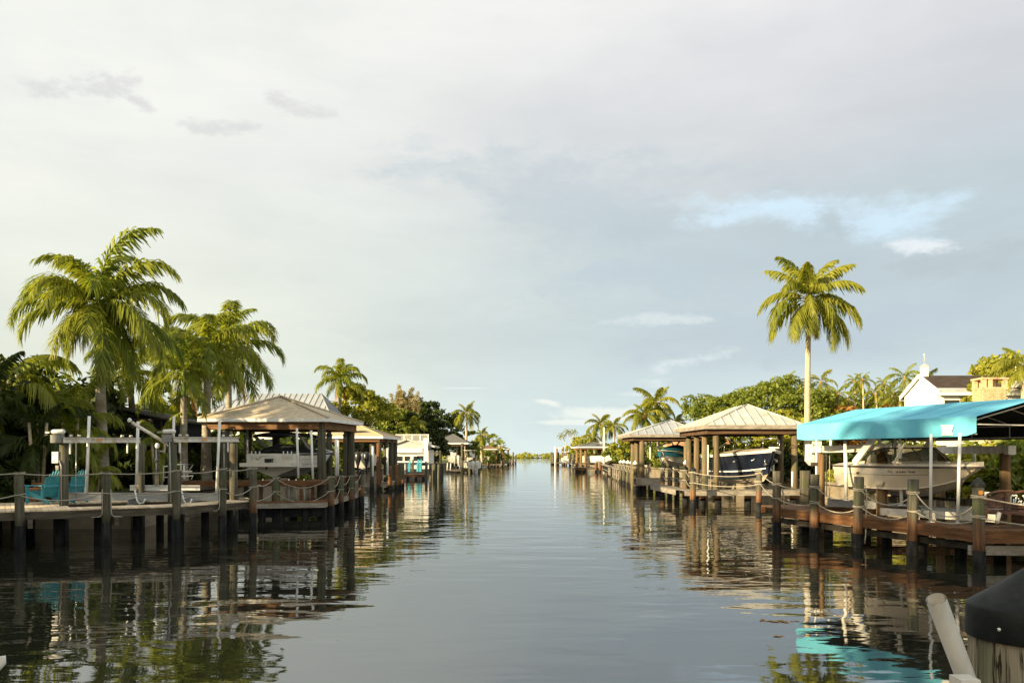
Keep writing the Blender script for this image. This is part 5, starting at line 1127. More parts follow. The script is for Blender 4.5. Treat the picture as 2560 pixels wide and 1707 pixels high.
for i, (px, w_, y0, y1) in enumerate(((1130, 6, 1130, 1143), (1177, 5, 1129, 1139), (1183, 7, 1134, 1144))): k = MB(); k.box(P(px, (y0+y1)/2, 120), (w_*.06, .5, (y1-y0)*.06)); k.single('lift_motor_cover', 'cap_white', 'small white lift housing by the dark roofed far boathouse, %s from the left' % ordn[i], 'box')
for lab, (xa, xb), d, ey, ty, mt in (('far boathouse with a brown roof, left of the last three on the left bank', (1197, 1243), 176, 1122, 1113, 'shingle_brown'), ('far boathouse with a pale sunlit roof, middle of the last three on the left bank', (1226, 1262), 205, 1121, 1114, 'shingle_yellow'), ('last boathouse on the left bank, with a pale grey roof', (1242, 1273), 236, 1122, 1115, 'shingle_grey')):
    x0, x1 = PX(xa, d), PX(xb, d); z = PZ(ey, d)
    boathouse(lab, [(x0, d), (x1, d), (x1+.3, d+7), (x0+.3, d+7)], [((x0+x1)/2, d+3.5)], z, PZ(ty, d+3.5), 'shingle', mt, 'white', [(x0+.5, d+.5), (x1-.5, d+.5), (x1-.3, d+6.5), ((x0+x1)/2, d+.5)], .2, 'post', 'beam_wood', .3, .16)
    dk = thing('dock', 'low far dock under the ' + lab.split(',')[0], 'dock', (x0, d-2, 0)); strip(dk, (x0, d-2.2), (x1+1.2, d-2.2), 2, .7, 'deck_grey', edge='fascia', far=True)
    for x in (x0+.3, (x0+x1)/2, x1+1.0): pile('', x, d-2.3, 1.5, .2, .3, parent=dk)
dk = thing('dock', 'low pile dock at the very end of the left bank', 'dock', (PX(1280, 250), 250, 0)); strip(dk, (PX(1262, 250), 250), (PX(1289, 250), 250), 2, .6, 'deck_grey', edge='fascia', far=True)
for i, px in enumerate((1270, 1276, 1283, 1289)): pile('', PX(px, 250), 249.8, PZ([1140, 1142, 1130, 1138][i], 250), .25, .3, 'pile', parent=dk)
# house with grey metal roof behind the tan boathouse
def house(label, x0, x1, y0, y1, ez, rz_, axis, wall, roof, kind='shingle', hip=True, ov=.5, wins=(), fascia='white', pw=.45, gable_in=0.0, name='house'):
    t = thing(name, label, 'house', ((x0+x1)/2, (y0+y1)/2, GZ))
    MB().box(((x0+x1)/2, (y0+y1)/2, (GZ+ez)/2), (x1-x0, y1-y0, ez-GZ)).build('wall', wall, t)
    w_ = min(x1-x0, y1-y0)/2+ov; my, mx = (y0+y1)/2, (x0+x1)/2
    if axis == 'x': rp_ = [(x0-ov+(w_ if hip else 0), my), (x1+ov-(w_ if hip else 0), my)]
    else: rp_ = [(mx, y0-ov+(w_ if hip else 0)), (mx, y1+ov-(w_ if hip else 0))]
    c4 = [(x0-ov, y0-ov), (x1+ov, y0-ov), (x1+ov, y1+ov), (x0-ov, y1+ov)]
    if hip: hip_roof(t, c4, rp_, ez+.05, rz_, kind, roof, fascia, .18, pw)
    for wl, (wx, wy, wz), (sx, sz) in wins:
        ax = (sx, .06, sz) if wl == 'f' else (.06, sx, sz); tr = (sx+.14, .04, sz+.14) if wl == 'f' else (.04, sx+.14, sz+.14)
        f = MB().box((wx, wy, wz), tr).build('window', 'white', t); g = MB().box((wx-(0.02 if wl != 'f' else 0), wy-(.02 if wl == 'f' else 0), wz), ax).build('pane', 'glass_dark', f)
    return t
gh = thing('house', 'house with a light grey metal hip roof behind the tan boathouse', 'house', (-20.6, 70, GZ)); MB().box((-20.6, 70.0, 3.3), (10.5, 7.4, 4.4)).build('wall', 'stucco_white', gh)
hip_roof(gh, [(-26.9, 65.8), (-14.8, 65.8), (-14.8, 74.2), (-26.9, 74.2)], [(-22.6, 70.0), (-16.7, 70.0)], 5.62, 7.98, 'panel', 'panel_grey', 'white', .18, .5)
for wx in (-23.5, -20.2, -17.2): f = MB().box((wx, 66.27, 3.3), (1.5, .06, 1.5)).build('window', 'white', gh); MB().box((wx, 66.23, 3.3), (1.3, .04, 1.3)).build('pane', 'glass_dark', f)
house('low house with a grey brown roof behind the tallest royal palm', -25.6, -18.6, 38.5, 46, 3.95, 5.2, 'x', 'stucco', 'roof_house', wins=[('f', (-22.3, 38.5, 2.7), (1.6, 1.3)), ('f', (-20, 38.5, 2.7), (1.2, 1.3))])
# screened porch
t = thing('screen_porch', 'black screened porch with a sloping dark roof, behind the left boat lift', 'porch', (-17.6, 38, GZ)); x0, x1, y0, y1 = PX(270, 37.5), PX(428, 37.5), 37.5, 42
zl, zr = PZ(1048, 37.5), PZ(1052, 37.5)
MB().box(((x0+x1)/2, y0, (GZ+zl)/2), (x1-x0, .05, zl-GZ)).build('screen', 'screen', t); MB().box((x1, (y0+y1)/2, (GZ+zl)/2), (.05, y1-y0, zl-GZ)).build('screen', 'screen', t)
for i in range(8):
    x = lerp(x0, x1, i/7); MB().box((x, y0-.04, (GZ+zl)/2), (.06, .06, zl-GZ)).build('mullion', 'bronze', t)
for z in (GZ+.9, zl): MB().box(((x0+x1)/2, y0-.045, z), (x1-x0, .05, .07)).build('rail', 'bronze', t)
zR = PZ(1011, 37.2); xL = PX(262, 37.2); MB().slab([(xL, y0-.3, zR), (x1+.35, y0-.3, zr+.02), (x1+.35, y1, zr+.02), (xL, y1, zR)], .08).build('roof', 'roof_house', t)
MB().slab([(xL, y0-.3, zR), (xL, y1, zR), (xL-4.5, y1, zR-1.1), (xL-4.5, y0-.3, zR-1.1)], .08).build('roof', 'roof_house', t)
MB().add([(x0, y0-.01, zl-.02), (x1, y0-.01, zl-.02), (x0, y0-.01, zR-.12), (x0, y0+.03, zl-.02), (x1, y0+.03, zl-.02), (x0, y0+.03, zR-.12)], [(0, 1, 2), (5, 4, 3), (0, 3, 4, 1), (1, 4, 5, 2), (2, 5, 3, 0)]).build('gable_screen', 'screen', t)
# ------------------------------------------------------------------ right bank, near dock
RZ = .84
rpx = [(1938, 27.0, 1177), (2032, 24.8, 1185), (2141, 22.9, 1191), (2275, 21.0, 1197), (2436, 18.8, 1209)]
RP = [(PX(px, d), d, PZ(tp, d)) for px, d, tp in rpx]
rl = ['farthest of the five roped piles along the red right dock', 'roped pile of the red right dock standing in front of the left lift post', 'roped pile before the cream boat stern, with a line hanging down it',
      'roped pile with several coils, in front of the middle of the cream boat', 'thick green pile with an orange reflector at the near corner of the red right dock']
for i, ((x, y, z), lb) in enumerate(zip(RP, rl)):
    pile(lb, x, y-.16, z, .135 if i < 4 else .13, .36, 'pile_two', 'black' if i == 4 else None, group='mooring piles along the red right dock')
MB().tube([(RP[4][0]-.02, RP[4][1]-.285, PZ(1231, 18.5)), (RP[4][0]-.02, RP[4][1]-.30, PZ(1231, 18.5))], .055, 14).single('reflector', 'orange', 'round orange reflector on the green corner pile', 'reflector')
rd = thing('dock', 'red stained dock on the right with the cream boat lift and canopy', 'dock', (11, 23, 0))
A, B_, E = Vector((RP[0][0]+.02, RP[0][1]+.05)), Vector((RP[2][0], RP[2][1]+.02)), Vector((RP[4][0]+.02, RP[4][1]+.0))
M3 = Vector((RP[3][0], RP[3][1]))
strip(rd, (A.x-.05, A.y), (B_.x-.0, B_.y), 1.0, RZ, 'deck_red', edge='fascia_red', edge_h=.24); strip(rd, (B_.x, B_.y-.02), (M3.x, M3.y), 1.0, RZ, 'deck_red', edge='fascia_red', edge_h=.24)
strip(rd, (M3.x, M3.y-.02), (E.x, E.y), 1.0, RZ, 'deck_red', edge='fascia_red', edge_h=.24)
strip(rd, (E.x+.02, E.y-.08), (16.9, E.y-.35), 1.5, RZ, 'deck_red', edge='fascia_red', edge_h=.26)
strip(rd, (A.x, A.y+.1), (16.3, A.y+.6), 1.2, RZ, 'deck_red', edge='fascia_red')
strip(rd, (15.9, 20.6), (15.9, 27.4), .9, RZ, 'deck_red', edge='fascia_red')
MB().beam((E.x-.1, E.y+.06, .37), (16.6, E.y-.2, .37), .16, .22).build('wale', 'bleached', rd)
MB().beam((A.x-.02, A.y+.2, .42), (E.x+.2, E.y+.35, .42), .12, .16).build('wale', 'underdeck', rd)
d_ = (E-A).normalized(); sN = Vector((-d_.y, d_.x))
for u in (.06, .2, .36, .52, .68, .84): c = A.lerp(E, u)+sN*.85; pile('', c.x, c.y, RZ-.2, .13, .45, parent=rd)
for x in (12.2, 13.6, 15.0, 16.2): pile('', x, E.y+1.2, RZ-.25, .13, .45, parent=rd)
for x in (10.6, 12.4, 14.4): pile('', x, A.y+.9, RZ-.2, .13, .45, parent=rd)
att_u = [(x, y-.30, 1.62-.0*i) for i, (x, y, z) in enumerate(RP)]; att_l = [(x, y-.30, 1.14) for i, (x, y, z) in enumerate(RP)]
far_pt = Vector((PX(1896, 33), 33, 1.9))
rope('upper rope draped between the piles of the red right dock', [(far_pt.x, far_pt.y-.1, 1.95), att_u[0], att_u[1], att_u[2], att_u[3], att_u[4], (14.2, 17.9, 1.35)], 0, [.10, .10, .30, .36, .52, .12], .14, .017, wraps=2)
rope('lower rope draped between the piles of the red right dock', [(far_pt.x, far_pt.y-.1, 1.5), att_l[0], att_l[1], att_l[2], att_l[3], att_l[4], (14.2, 17.9, .98)], 0, [.12, .12, .22, .26, .20, .12], .14, .017, wraps=2)
x, y, z = RP[2]; k = MB(); k.tube([(x+.15, y-.22, 1.75), (x+.19, y-.24, 1.5), (x+.17, y-.24, .9), (x+.16, y-.24, .35), (x+.13, y-.24, .1)], .022, 6); k.single('hanging_line', 'rope', 'thick rope hanging into the water down the third roped pile on the right', 'rope')
x, y, z = RP[0]; k = MB(); k.tube([(x+.15, y-.22, 1.5), (x+.22, y-.24, 1.2), (x+.20, y-.24, .8), (x+.18, y-.24, .5)], .03, 6); k.single('hanging_line', 'rope', 'rope hanging down beside the farthest roped pile of the red dock', 'rope')
pile('green mossy pile behind the second roped pile on the right', PX(2013, 29), 29, PZ(1176, 29), .19, .3, 'pile', None)
MB().box((PX(2030, 25.6), 25.4, PZ(1160, 25.4)), (.16, .2, .12)).single('pile_block', 'trim', 'dark block on top of the second roped pile on the right', 'block')
# canopy lift posts and beams
def rpost(label, px, d, top, r, mat='post'):
    t = thing('lift_post', label, 'post', (PX(px, d), d, -.6)); MB().tube([(PX(px, d), d, -.6), (PX(px, d), d, 1), (PX(px, d), d, top)], r, 18).build('shaft', mat, t); return t
rpost('round orange brown lift post below the left end of the cream beam', 2050, 27.2, 2.72, .155)
rpost('round ribbed lift post below the right end of the cream beam', 2205, 23.6, 2.72, .150)
rpost('brown lift post behind the bow of the cream boat at the right edge', 2513, 23.2, 2.66, .150)
rpost('brown lift post behind the cream boat on its far side', 2352, 27.8, 2.66, .150)
t = thing('lift_beam', 'cream painted lift beam on two round posts under the turquoise canopy', 'lift beam', (11, 25, 2.7))
a, b_ = Vector((PX(2026, 27.6), 27.6, 2.80)), Vector((PX(2222, 23.4), 23.4, 2.82)); MB().ibeam(a, b_, .16, .22, .03).build('beam', 'creambeam', t); n_ = Vector(((b_-a).y, -(b_-a).x, 0)).normalized()*-1
if n_.x > 0: n_ = -n_
MB().beam(a+n_*.04, b_+n_*.04, .03, .20).build('beam_web', 'creambeam', t)
t = thing('lift_beam', 'grey lift beam on the far side of the cream boat', 'lift beam', (13, 25, 2.7)); MB().beam((PX(2345, 28), 28, 2.78), (PX(2525, 23.0), 23.0, 2.76), .14, .24).build('beam', 'galv', t); MB().box((PX(2520, 23), 22.9, 2.75), (.22, .2, .26)).build('plate', 'galv', t)
t = thing('lift_cover', 'tall white lift motor housing at the left end of the cream beam', 'box', P(2027, 1163, 27.8)); k = MB(); c = P(2027, 1136, 27.8)
k.slab([c+Vector((-.12, -.1, .36)), c+Vector((.10, -.1, .36)), c+Vector((.10, -.1, -.36)), c+Vector((0, -.1, -.38)), c+Vector((-.14, -.1, -.22))], .3, Vector((0, -1, 0))); k.build('case', 'cap_white', t)
MB().box(P(2042, 1112, 27.75), (.3, .1, .26)).build('panel', 'creambeam', t)
CL = []
for lb, px0, y0, px1, y1, d, r in (('thin white canopy leg, leftmost, in front of the orange brown post', 2041, 1098, 2041, 1250, 26.6, .032), ('white guide pole standing at the stern of the cream boat', 2113, 1106, 2116, 1250, 24.6, .055),
        ('white guide pole before the middle of the cream boat', 2249, 1104, 2254, 1262, 22.8, .045), ('tall white canopy leg left of the nearest one', 2328, 1093, 2326, 1304, 21.2, .038), ('tall bright white canopy leg nearest to the camera', 2400, 1091, 2394, 1308, 20.4, .040)):
    k = MB(); k.tube([P(px1, y1, d), P(px0, y0-8, d)], r, 10); k.box(P(px1, y1, d), (.16, .14, .02)); CL.append((k, lb)) if 'leg' in lb else k.single('guide_pole', 'white', lb, 'pole')
for i, (px, y0, y1, d) in enumerate(((2077, 1096, 1118, 27), (2155, 1094, 1118, 25.4), (2198, 1093, 1118, 24), (2238, 1092, 1150, 26.5), (2222, 1110, 1122, 26), (2233, 1110, 1122, 26), (2185, 1126, 1160, 27.4), (2436, 1120, 1158, 25.8))):
    k = MB(); k.tube([P(px, y1, d), P(px, y0-4, d)], .045, 8); CL.append((k, None))
k = MB(); k.tube([P(2265, 1096, 22.6), P(2260, 1110, 22.5), P(2205, 1215, 23.2)], .03, 7); k.single('brace', 'galv', 'slanting grey brace from the canopy down to the ribbed lift post', 'brace')
for px, d in ((2066, 27.0), (2074, 27.0), (2190, 24.4)): k = MB(); k.tube([(PX(px, d), d, 1.2), (PX(px, d), d, 2.72)], .014, 5); k.single('lift_cable', 'rope', 'lift cable hanging from the cream beam, %s' % {2066: 'left of two by the stern', 2074: 'right of two by the stern', 2190: 'beside the ribbed post'}[px], 'cable')
cr = thing('lift_cradle', 'grey cradle beams carrying the cream boat', 'boat lift', (12, 23, 1.1))
MB().ibeam((PX(2066, 26.4), 26.3, 1.06), (PX(2190, 24.6)+.1, 24.8, 1.06), .14, .24).build('cross_beam', 'alu', cr)
MB().ibeam((10.7, 25.1, 1.08), (13.6, 25.9, 1.08), .14, .22).build('cross_beam', 'alu', cr); MB().ibeam((11.3, 22.1, 1.08), (14.0, 22.8, 1.08), .14, .22).build('cross_beam', 'alu', cr)
MB().beam((11.15, 25.8, 1.28), (11.75, 21.3, 1.28), .10, .18).build('bunk', 'pile', cr); MB().beam((12.35, 26.0, 1.28), (12.85, 21.6, 1.28), .10, .18).build('bunk', 'pile', cr)
MB().beam((PX(2195, 23.4), 23.2, .98), (PX(2480, 20.8), 20.6, .98), .14, .2).build('side_beam', 'galv', cr)
# turquoise canopy
cv = thing('canopy', 'big turquoise fabric canopy with a straight valance over the cream boat', 'canopy', (12, 23, 3.1))
Fp, Np = Vector((9.18, 25.75)), Vector((11.62, 20.0)); dC = (Np-Fp).normalized(); sC = Vector((-dC.y, dC.x)); Wd = 2.5; zt, zr_ = 3.58, 4.13
for k, lb in CL: k.build('canopy_leg' if lb else 'canopy_upright', 'white', cv)
def cp(u, v, z): q = Fp+dC*u+sC*v; return Vector((q.x, q.y, z))
LC = (Np-Fp).length
k = MB(); nu = 16; vs = []
for i in range(nu+1):
    for j in range(7):
        v = j/6; vs.append(cp(LC*i/nu, Wd*v, lerp(zt, zr_, v)-.014*math.sin(math.pi*v)*abs(math.sin(math.pi*i/4))))
k.add(vs, [(i*7+j, (i+1)*7+j, (i+1)*7+j+1, i*7+j+1) for i in range(nu) for j in range(6)], True)
vs2 = [cp(LC*i/nu, Wd*2-Wd*j/6, lerp(zt, zr_, j/6)-.014*math.sin(math.pi*j/6)*abs(math.sin(math.pi*i/4))) for i in range(nu+1) for j in range(7)]
k.add(vs2, [(i*7+j, i*7+j+1, (i+1)*7+j+1, (i+1)*7+j) for i in range(nu) for j in range(6)], True)
o = k.build('canopy_top', 'canvas', cv)
def valance(v, sgn, nm):
    k = MB(); vs = []; n_u, n_z = 24, 5
    for i in range(n_u+1):
        u = LC*i/n_u
        for j in range(n_z+1):
            bulge = .012*math.sin(i*.9)*(j/n_z)+.03*math.exp(-((i-13)/1.6)**2)*math.sin(j/n_z*math.pi*.9)
            zz = zt-(.50-(.09*(1-min(1, (n_u-i)/1.2))+.05*(1-min(1, i/1.2)))*1)*j/n_z
            vs.append(cp(u, v-sgn*bulge, zz))
    fs = [(i*(n_z+1)+j, i*(n_z+1)+j+1, (i+1)*(n_z+1)+j+1, (i+1)*(n_z+1)+j) for i in range(n_u) for j in range(n_z)]
    k.add(vs, fs, True); k.build(nm, 'canvas', cv)
for i in range(1, 5):
    u = LC*i/5; MB().slab([cp(u-.012, .0, zt+.004), cp(u+.012, .0, zt+.004), cp(u+.012, Wd, zr_+.004), cp(u-.012, Wd, zr_+.004)], .004).build('seam', 'canvas', cv)
valance(-.01, 1, 'valance'); valance(Wd*2+.01, -1, 'valance')
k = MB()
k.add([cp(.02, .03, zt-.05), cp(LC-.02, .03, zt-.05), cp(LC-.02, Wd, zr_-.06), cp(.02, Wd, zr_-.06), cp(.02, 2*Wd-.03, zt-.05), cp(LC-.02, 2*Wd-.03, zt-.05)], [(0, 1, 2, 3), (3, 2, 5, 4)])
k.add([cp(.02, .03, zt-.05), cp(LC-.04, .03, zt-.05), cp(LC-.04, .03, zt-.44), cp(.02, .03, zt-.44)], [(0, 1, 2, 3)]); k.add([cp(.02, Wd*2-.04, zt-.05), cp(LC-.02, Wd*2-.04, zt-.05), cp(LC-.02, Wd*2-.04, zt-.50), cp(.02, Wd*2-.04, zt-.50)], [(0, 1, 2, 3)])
k.add([cp(.02, .03, zt-.05), cp(.02, Wd, zr_-.06), cp(.02, 2*Wd-.03, zt-.05), cp(.02, 2*Wd-.03, zt-.45), cp(.02, .03, zt-.45)], [(0, 1, 2, 3, 4)]); k.build('canopy_shade_sheet', 'shade_black', cv)  # inner sheets coloured black as the shaded inside of the canopy
k = MB(); k.add([cp(0, 0, zt), cp(0, Wd, zr_), cp(0, 2*Wd, zt), cp(0, 2*Wd, zt-.48), cp(0, 0, zt-.48)], [(0, 1, 2, 3, 4)]); k.build('end_panel', 'canvas', cv)
for i in range(6):
    u = .1+(LC-.2)*i/5; MB().tube([cp(u, .06, zt-.09), cp(u, Wd, zr_-.10), cp(u, 2*Wd-.06, zt-.09)], .02, 6).build('frame_bow', 'galv', cv)
for v, z in ((.06, zt-.09), (2*Wd-.07, zt-.09), (.07, zt-.44), (2*Wd-.08, zt-.44), (Wd, zr_-.11)): MB().tube([cp(.05, v, z), cp(LC-.05, v, z)], .018, 6).build('frame_rail', 'galv', cv)
for i in range(5):
    u = LC-.1-i*1.25; MB().tube([cp(u, 2*Wd-.09, zt-.09), cp(u, 2*Wd-.09, zt-.46)], .018, 6).build('frame_upright', 'galv', cv)
MB().tube([cp(LC-.03, .05, zt-.2), cp(LC-.03, 2*Wd-.05, zt-.2)], .018, 6).build('frame_rail', 'galv', cv)
q = [cp(LC-.98, -.055, zt-.19), cp(LC-.60, -.055, zt-.19), cp(LC-.63, -.055, zt-.30), cp(LC-.66, -.06, zt-.36), cp(LC-.60, -.06, zt-.46), cp(LC-.96, -.06, zt-.46), cp(LC-.93, -.06, zt-.34)]
MB().slab(q, .012, Vector((sC.x, sC.y, 0))*-1).build('white_patch', 'cap_white', cv)
# carved bench, white box
t = thing('bench', 'dark red brown carved bench with a white openwork motif on its back', 'bench', (PX(2530, 19.7), 19.7, RZ)); bx = PX(2452, 19.7); bd = 19.7
zz = lambda py: PZ(py, bd)
MB().box((bx+1.0, bd-.25, zz(1279)), (2.0, .5, .05)).build('seat', 'bench_wood', t)
k = MB(); prof = [(2462, 1246), (2468, 1236), (2480, 1231), (2500, 1227), (2522, 1227), (2536, 1231), (2552, 1228), (2572, 1227), (2590, 1236), (2600, 1246)]
top = [Vector((PX(x, bd), bd-.02, zz(y))) for x, y in prof]; k.tube(top, .035, 7); k.build('top_rail', 'bench_wood', t)
for (xa, ya), (xb, yb) in (((2460, 1262), (2600, 1262)), ((2462, 1276), (2600, 1276)), ((2462, 1268), (2600, 1268))): MB().beam(P(xa, ya, bd), P(xb, yb, bd), .04, .05).build('back_rail', 'bench_wood', t)
k = MB(); k.add([P(2464, 1247, bd), P(2500, 1232, bd), P(2510, 1236, bd), P(2510, 1261, bd), P(2464, 1261, bd)]+[P(2464, 1247, bd+.03), P(2500, 1232, bd+.03), P(2510, 1236, bd+.03), P(2510, 1261, bd+.03), P(2464, 1261, bd+.03)], [(4, 3, 2, 1, 0), (5, 6, 7, 8, 9)]); k.build('back_panel', 'bench_wood', t)
for px in (2464, 2513, 2600): MB().beam(P(px, 1240, bd), P(px, 1300, bd), .06, .06, (0, 1, 0)).build('leg', 'bench_wood', t)
MB().beam(P(2460, 1272, bd-.5), P(2458, 1306, bd-.5), .06, .06, (0, 1, 0)).build('leg', 'bench_wood', t); MB().beam(P(2462, 1255, bd-.05), P(2457, 1266, bd-.5), .07, .04).build('armrest', 'bench_wood', t)
k = MB(); w_ = .018
for st in ([(2527, 1260), (2527, 1248), (2528, 1240), (2532, 1237), (2534, 1241)], [(2534, 1260), (2534, 1246)], [(2538, 1260), (2539, 1250), (2540, 1242)], [(2536, 1238), (2541, 1237), (2543, 1242)], [(2543, 1260), (2546, 1254), (2549, 1251)], [(2546, 1247), (2547, 1245)], [(2552, 1255), (2554, 1251)], [(2548, 1260), (2556, 1259)], [(2557, 1238), (2561, 1241), (2562, 1246)], [(2560, 1260), (2564, 1250)], [(2568, 1260), (2568, 1248), (2574, 1244)]):
    k.tube([P(x, y, bd-.05) for x, y in st], w_, 6)
k.build('white_motif', 'cap_white', t)
k = MB(); k.box(P(2457, 1233, 20.6), (.21, .3, .09)); k.single('tackle_box', 'cap_white', 'small white box on the dock behind the green corner pile', 'box')
k = MB(); k.tube([P(2498, 1282, 19.0), P(2492, 1307, 18.9)], .05, 8); k.single('bench_post', 'creambeam', 'short cream post leaning under the carved bench', 'post')
# picket fence and clutter behind
t = thing('fence', 'black metal garden fence behind the bow of the cream boat', 'fence', (PX(2480, 26.5), 26.5, GZ))
for z in (GZ+.1, GZ+.95): MB().beam((PX(2395, 30), 30, z), (19, 26, z), .03, .04).build('fence_rail', 'trim', t)
k = MB()
a, b_ = Vector((PX(2395, 30), 30, 0)), Vector((19, 26, 0))
for i in range(40): q = a.lerp(b_, i/39); k.box((q.x, q.y, GZ+.55), (.02, .02, 1.1))
o = k.build('pickets', 'trim', t); o['kind'] = 'stuff'
t = thing('shed', 'small grey slatted shed seen behind the boat cabin', 'shed', (PX(2295, 33), 33, GZ))
k = MB(); k.box((PX(2295, 33)+.2, 33.8, GZ+.9), (1.5, 1.5, 1.8)); k.build('wall', 'bleached', t)
for i in range(9): MB().box((PX(2295, 33)+.2, 33.02, GZ+.12+i*.2), (1.5, .05, .15)).build('board', 'bleached', t)
MB().box((PX(2295, 33)+.2, 33.8, GZ+1.85), (1.8, 1.9, .08)).build('roof', 'fascia', t)

# ------------------------------------------------------------------ second right boathouse (metal roof)
b2 = boathouse('boathouse with a pale standing seam metal roof over the navy cruiser', [(9.85, 41), (15.05, 41), (14.95, 48), (9.75, 48)], [(PX(1868, 43.4), 43.4), (PX(1868, 43.4), 45.5)], 4.15, 5.32, 'panel', 'panel', 'bleached',
               [(PX(1790, 41.6), 41.6), (PX(1986, 41.6), 41.6), (PX(1762, 43.6), 43.6), (PX(1742, 45.4), 45.4), (PX(1722, 47.4), 47.4), (PX(1951, 44), 44)], .17, 'post_tan', 'dark_beam', .3, .20, pw=.52)
d5 = thing('dock', 'grey dock in front of the metal roofed boathouse', 'dock', (12, 40, 0))
strip(d5, (PX(1712, 40.5), 40.5), (PX(2005, 40.8), 40.8), 1.0, RZ, 'deck_grey', edge='bleached', edge_h=.24, edges='f'); strip(d5, (PX(1712, 40.6)+.5, 41.6), (PX(1712, 40.6)+.4, 48.5), .8, RZ-.002, 'deck_grey', side=1, edge='bleached', edge_h=.24)
for px, d in ((1760, 41), (1800, 41), (1875, 41.2), (1945, 41), (1990, 41.1), (1745, 44), (1735, 47)): pile('', PX(px, d), d+.4, RZ-.2, .17, .36, parent=d5)
rr = []
for px, d, tp, cap, lb in ((1656, 52.5, 1166, 'black', 'farthest black capped pile before the metal roofed boathouse'), (1674, 50, 1167, 'black', 'second farthest black capped pile before the metal roofed boathouse'), (1691, 47.5, 1168, 'black', 'middle black capped pile before the metal roofed boathouse'),
                           (1712, 44.5, 1170, 'black', 'black capped pile beside the left end of the grey dock boards'), (1731, 39.8, 1174, 'black', 'nearest black capped pile, with rope coils, left of the navy boat'), (1896, 37.5, 1176, None, 'reddish pile in front of the bow of the navy boat')):
    pile(lb, PX(px, d), d-.1, PZ(tp, d), .15 if px < 1890 else .135, .38, 'pile_two', cap, group='piles before the metal roofed boathouse'); rr.append((PX(px, d), d-.26, PZ(tp, d)-.14))
rope('upper rope between the black capped piles', rr, 0, [.22, .2, .2, .25, .16], .16, .02, wraps=2); rope('lower rope between the black capped piles', [(x, y, z-.5) for x, y, z in rr], 0, [.22, .2, .2, .25, .14], .16, .02, wraps=1)
t = thing('net_pen', 'netting crate hanging by the nearest black capped pile', 'crate', P(1760, 1222, 40.2))
k = MB()
for i in range(9): k.tube([P(1740+i*4.6, 1190, 40.2), P(1740+i*4.6, 1220, 40.2)], .012, 4)
for j in range(6): k.tube([P(1738, 1190+j*6, 40.2), P(1778, 1190+j*6, 40.2)], .012, 4)
k.build('net', 'rope', t)
guide('white guide pole at the left side of the navy boat', 1770, 1112, 1770, 1188, 41.3, .045); guide('thin white pole right of the navy boat bow', 1933, 1140, 1934, 1200, 42.2, .05); guide('short white pipe on the grey dock right of the navy boat', 1981, 1178, 1981, 1216, 40.9, .045)
# third right boathouse
b3 = boathouse('boathouse with a dull metal hip roof over the teal covered boat, right bank', [(8.5, 58), (14.2, 58), (14.1, 64), (8.4, 64)], [(PX(1676, 61), 61)], 4.12, 5.25, 'panel', 'panel_grey', 'bleached',
               [(PX(1605, 58.6), 58.6), (PX(1592, 60.6), 60.6), (PX(1583, 62.8), 62.8), (PX(1716, 58.6), 58.6), (PX(1722, 62), 62)], .2, 'post_tan', 'dark_beam', .4, .2, pw=.6)
d6 = thing('dock', 'pale boarded dock edge under the third right boathouse', 'dock', (11, 57, 0))
strip(d6, (PX(1590, 56), 56), (PX(1650, 56), 56), 1.2, 1.0, 'deck_grey', edge='bleached', edge_h=.45, far=True); strip(d6, (PX(1650, 56), 56), (15.6, 57), 1.2, 1.0, 'deck_grey', edge='bleached', far=True)
for px in (1600, 1612, 1630, 1648): pile('', PX(px, 56.3), 56.8, .8, .17, .4, parent=d6)
for i, (px, d, y0, y1) in enumerate(((1626, 60, 1093, 1148), (1647, 60, 1095, 1140))): guide('white guide pole under the third right boathouse, %s' % ['left', 'right'][i], px, y0, px, y1, d, .07)
for i, (p0, p1) in enumerate((((1673, 1094), (1690, 1126)), ((1706, 1095), (1690, 1115)), ((1640, 1118), (1690, 1098)))):
    k = MB(); k.beam(P(*p0, 63), P(*p1, 63), .2, .08); k.single('brace', 'white', 'white diagonal board behind the teal covered boat, %s' % ['running down to the right', 'running down to the left', 'long low sloping one'][i], 'brace')
for i, (px, d) in enumerate(((1552, 76), (1560, 72), (1570, 68), (1579, 64), (1588.5, 59.5))):
    pile(['farthest', 'fourth', 'third', 'second', 'nearest'][i]+' of the five white capped piles counted from the camera' if i else 'farthest of the five white capped piles', PX(px, d), d, PZ([1154, 1154, 1155, 1156, 1157][i], d), .16, .3, 'pile', 'white', group='white capped piles')
pile('single white capped pile beside the metal roofed boathouse', PX(1715, 54), 54, PZ(1156, 54), .16, .3, 'pile', 'white')
rope('rope looping down between the white capped piles', [(PX(px, d), d-.18, 1.7) for px, d in ((1552, 76), (1560, 72), (1570, 68), (1579, 64), (1588.5, 59.5))], 0, [.5], .17, .03)
dk = thing('dock', 'dark walled dock with pale ladder rungs left of the white capped piles', 'dock', (8.5, 90, 0)); a, b_ = Vector((PX(1507, 122), 122, .72)), Vector((PX(1551, 77.5), 77.5, .72))
MB().beam(a, b_, .12, 1.0).build('wall', 'wrap', dk); MB().beam(a+Vector((-.02, 0, .54)), b_+Vector((-.02, 0, .54)), .6, .08).build('cap', 'bleached', dk); MB().beam(a+Vector((-.12, 0, -.1)), b_+Vector((-.12, 0, -.1)), .08, .06).build('wale', 'bleached', dk)
for i in range(7): q = a.lerp(b_, .5+i*.08); MB().box((q.x-.13, q.y, .65), (.1, .25, .95)).build('batten', 'bleached', dk)
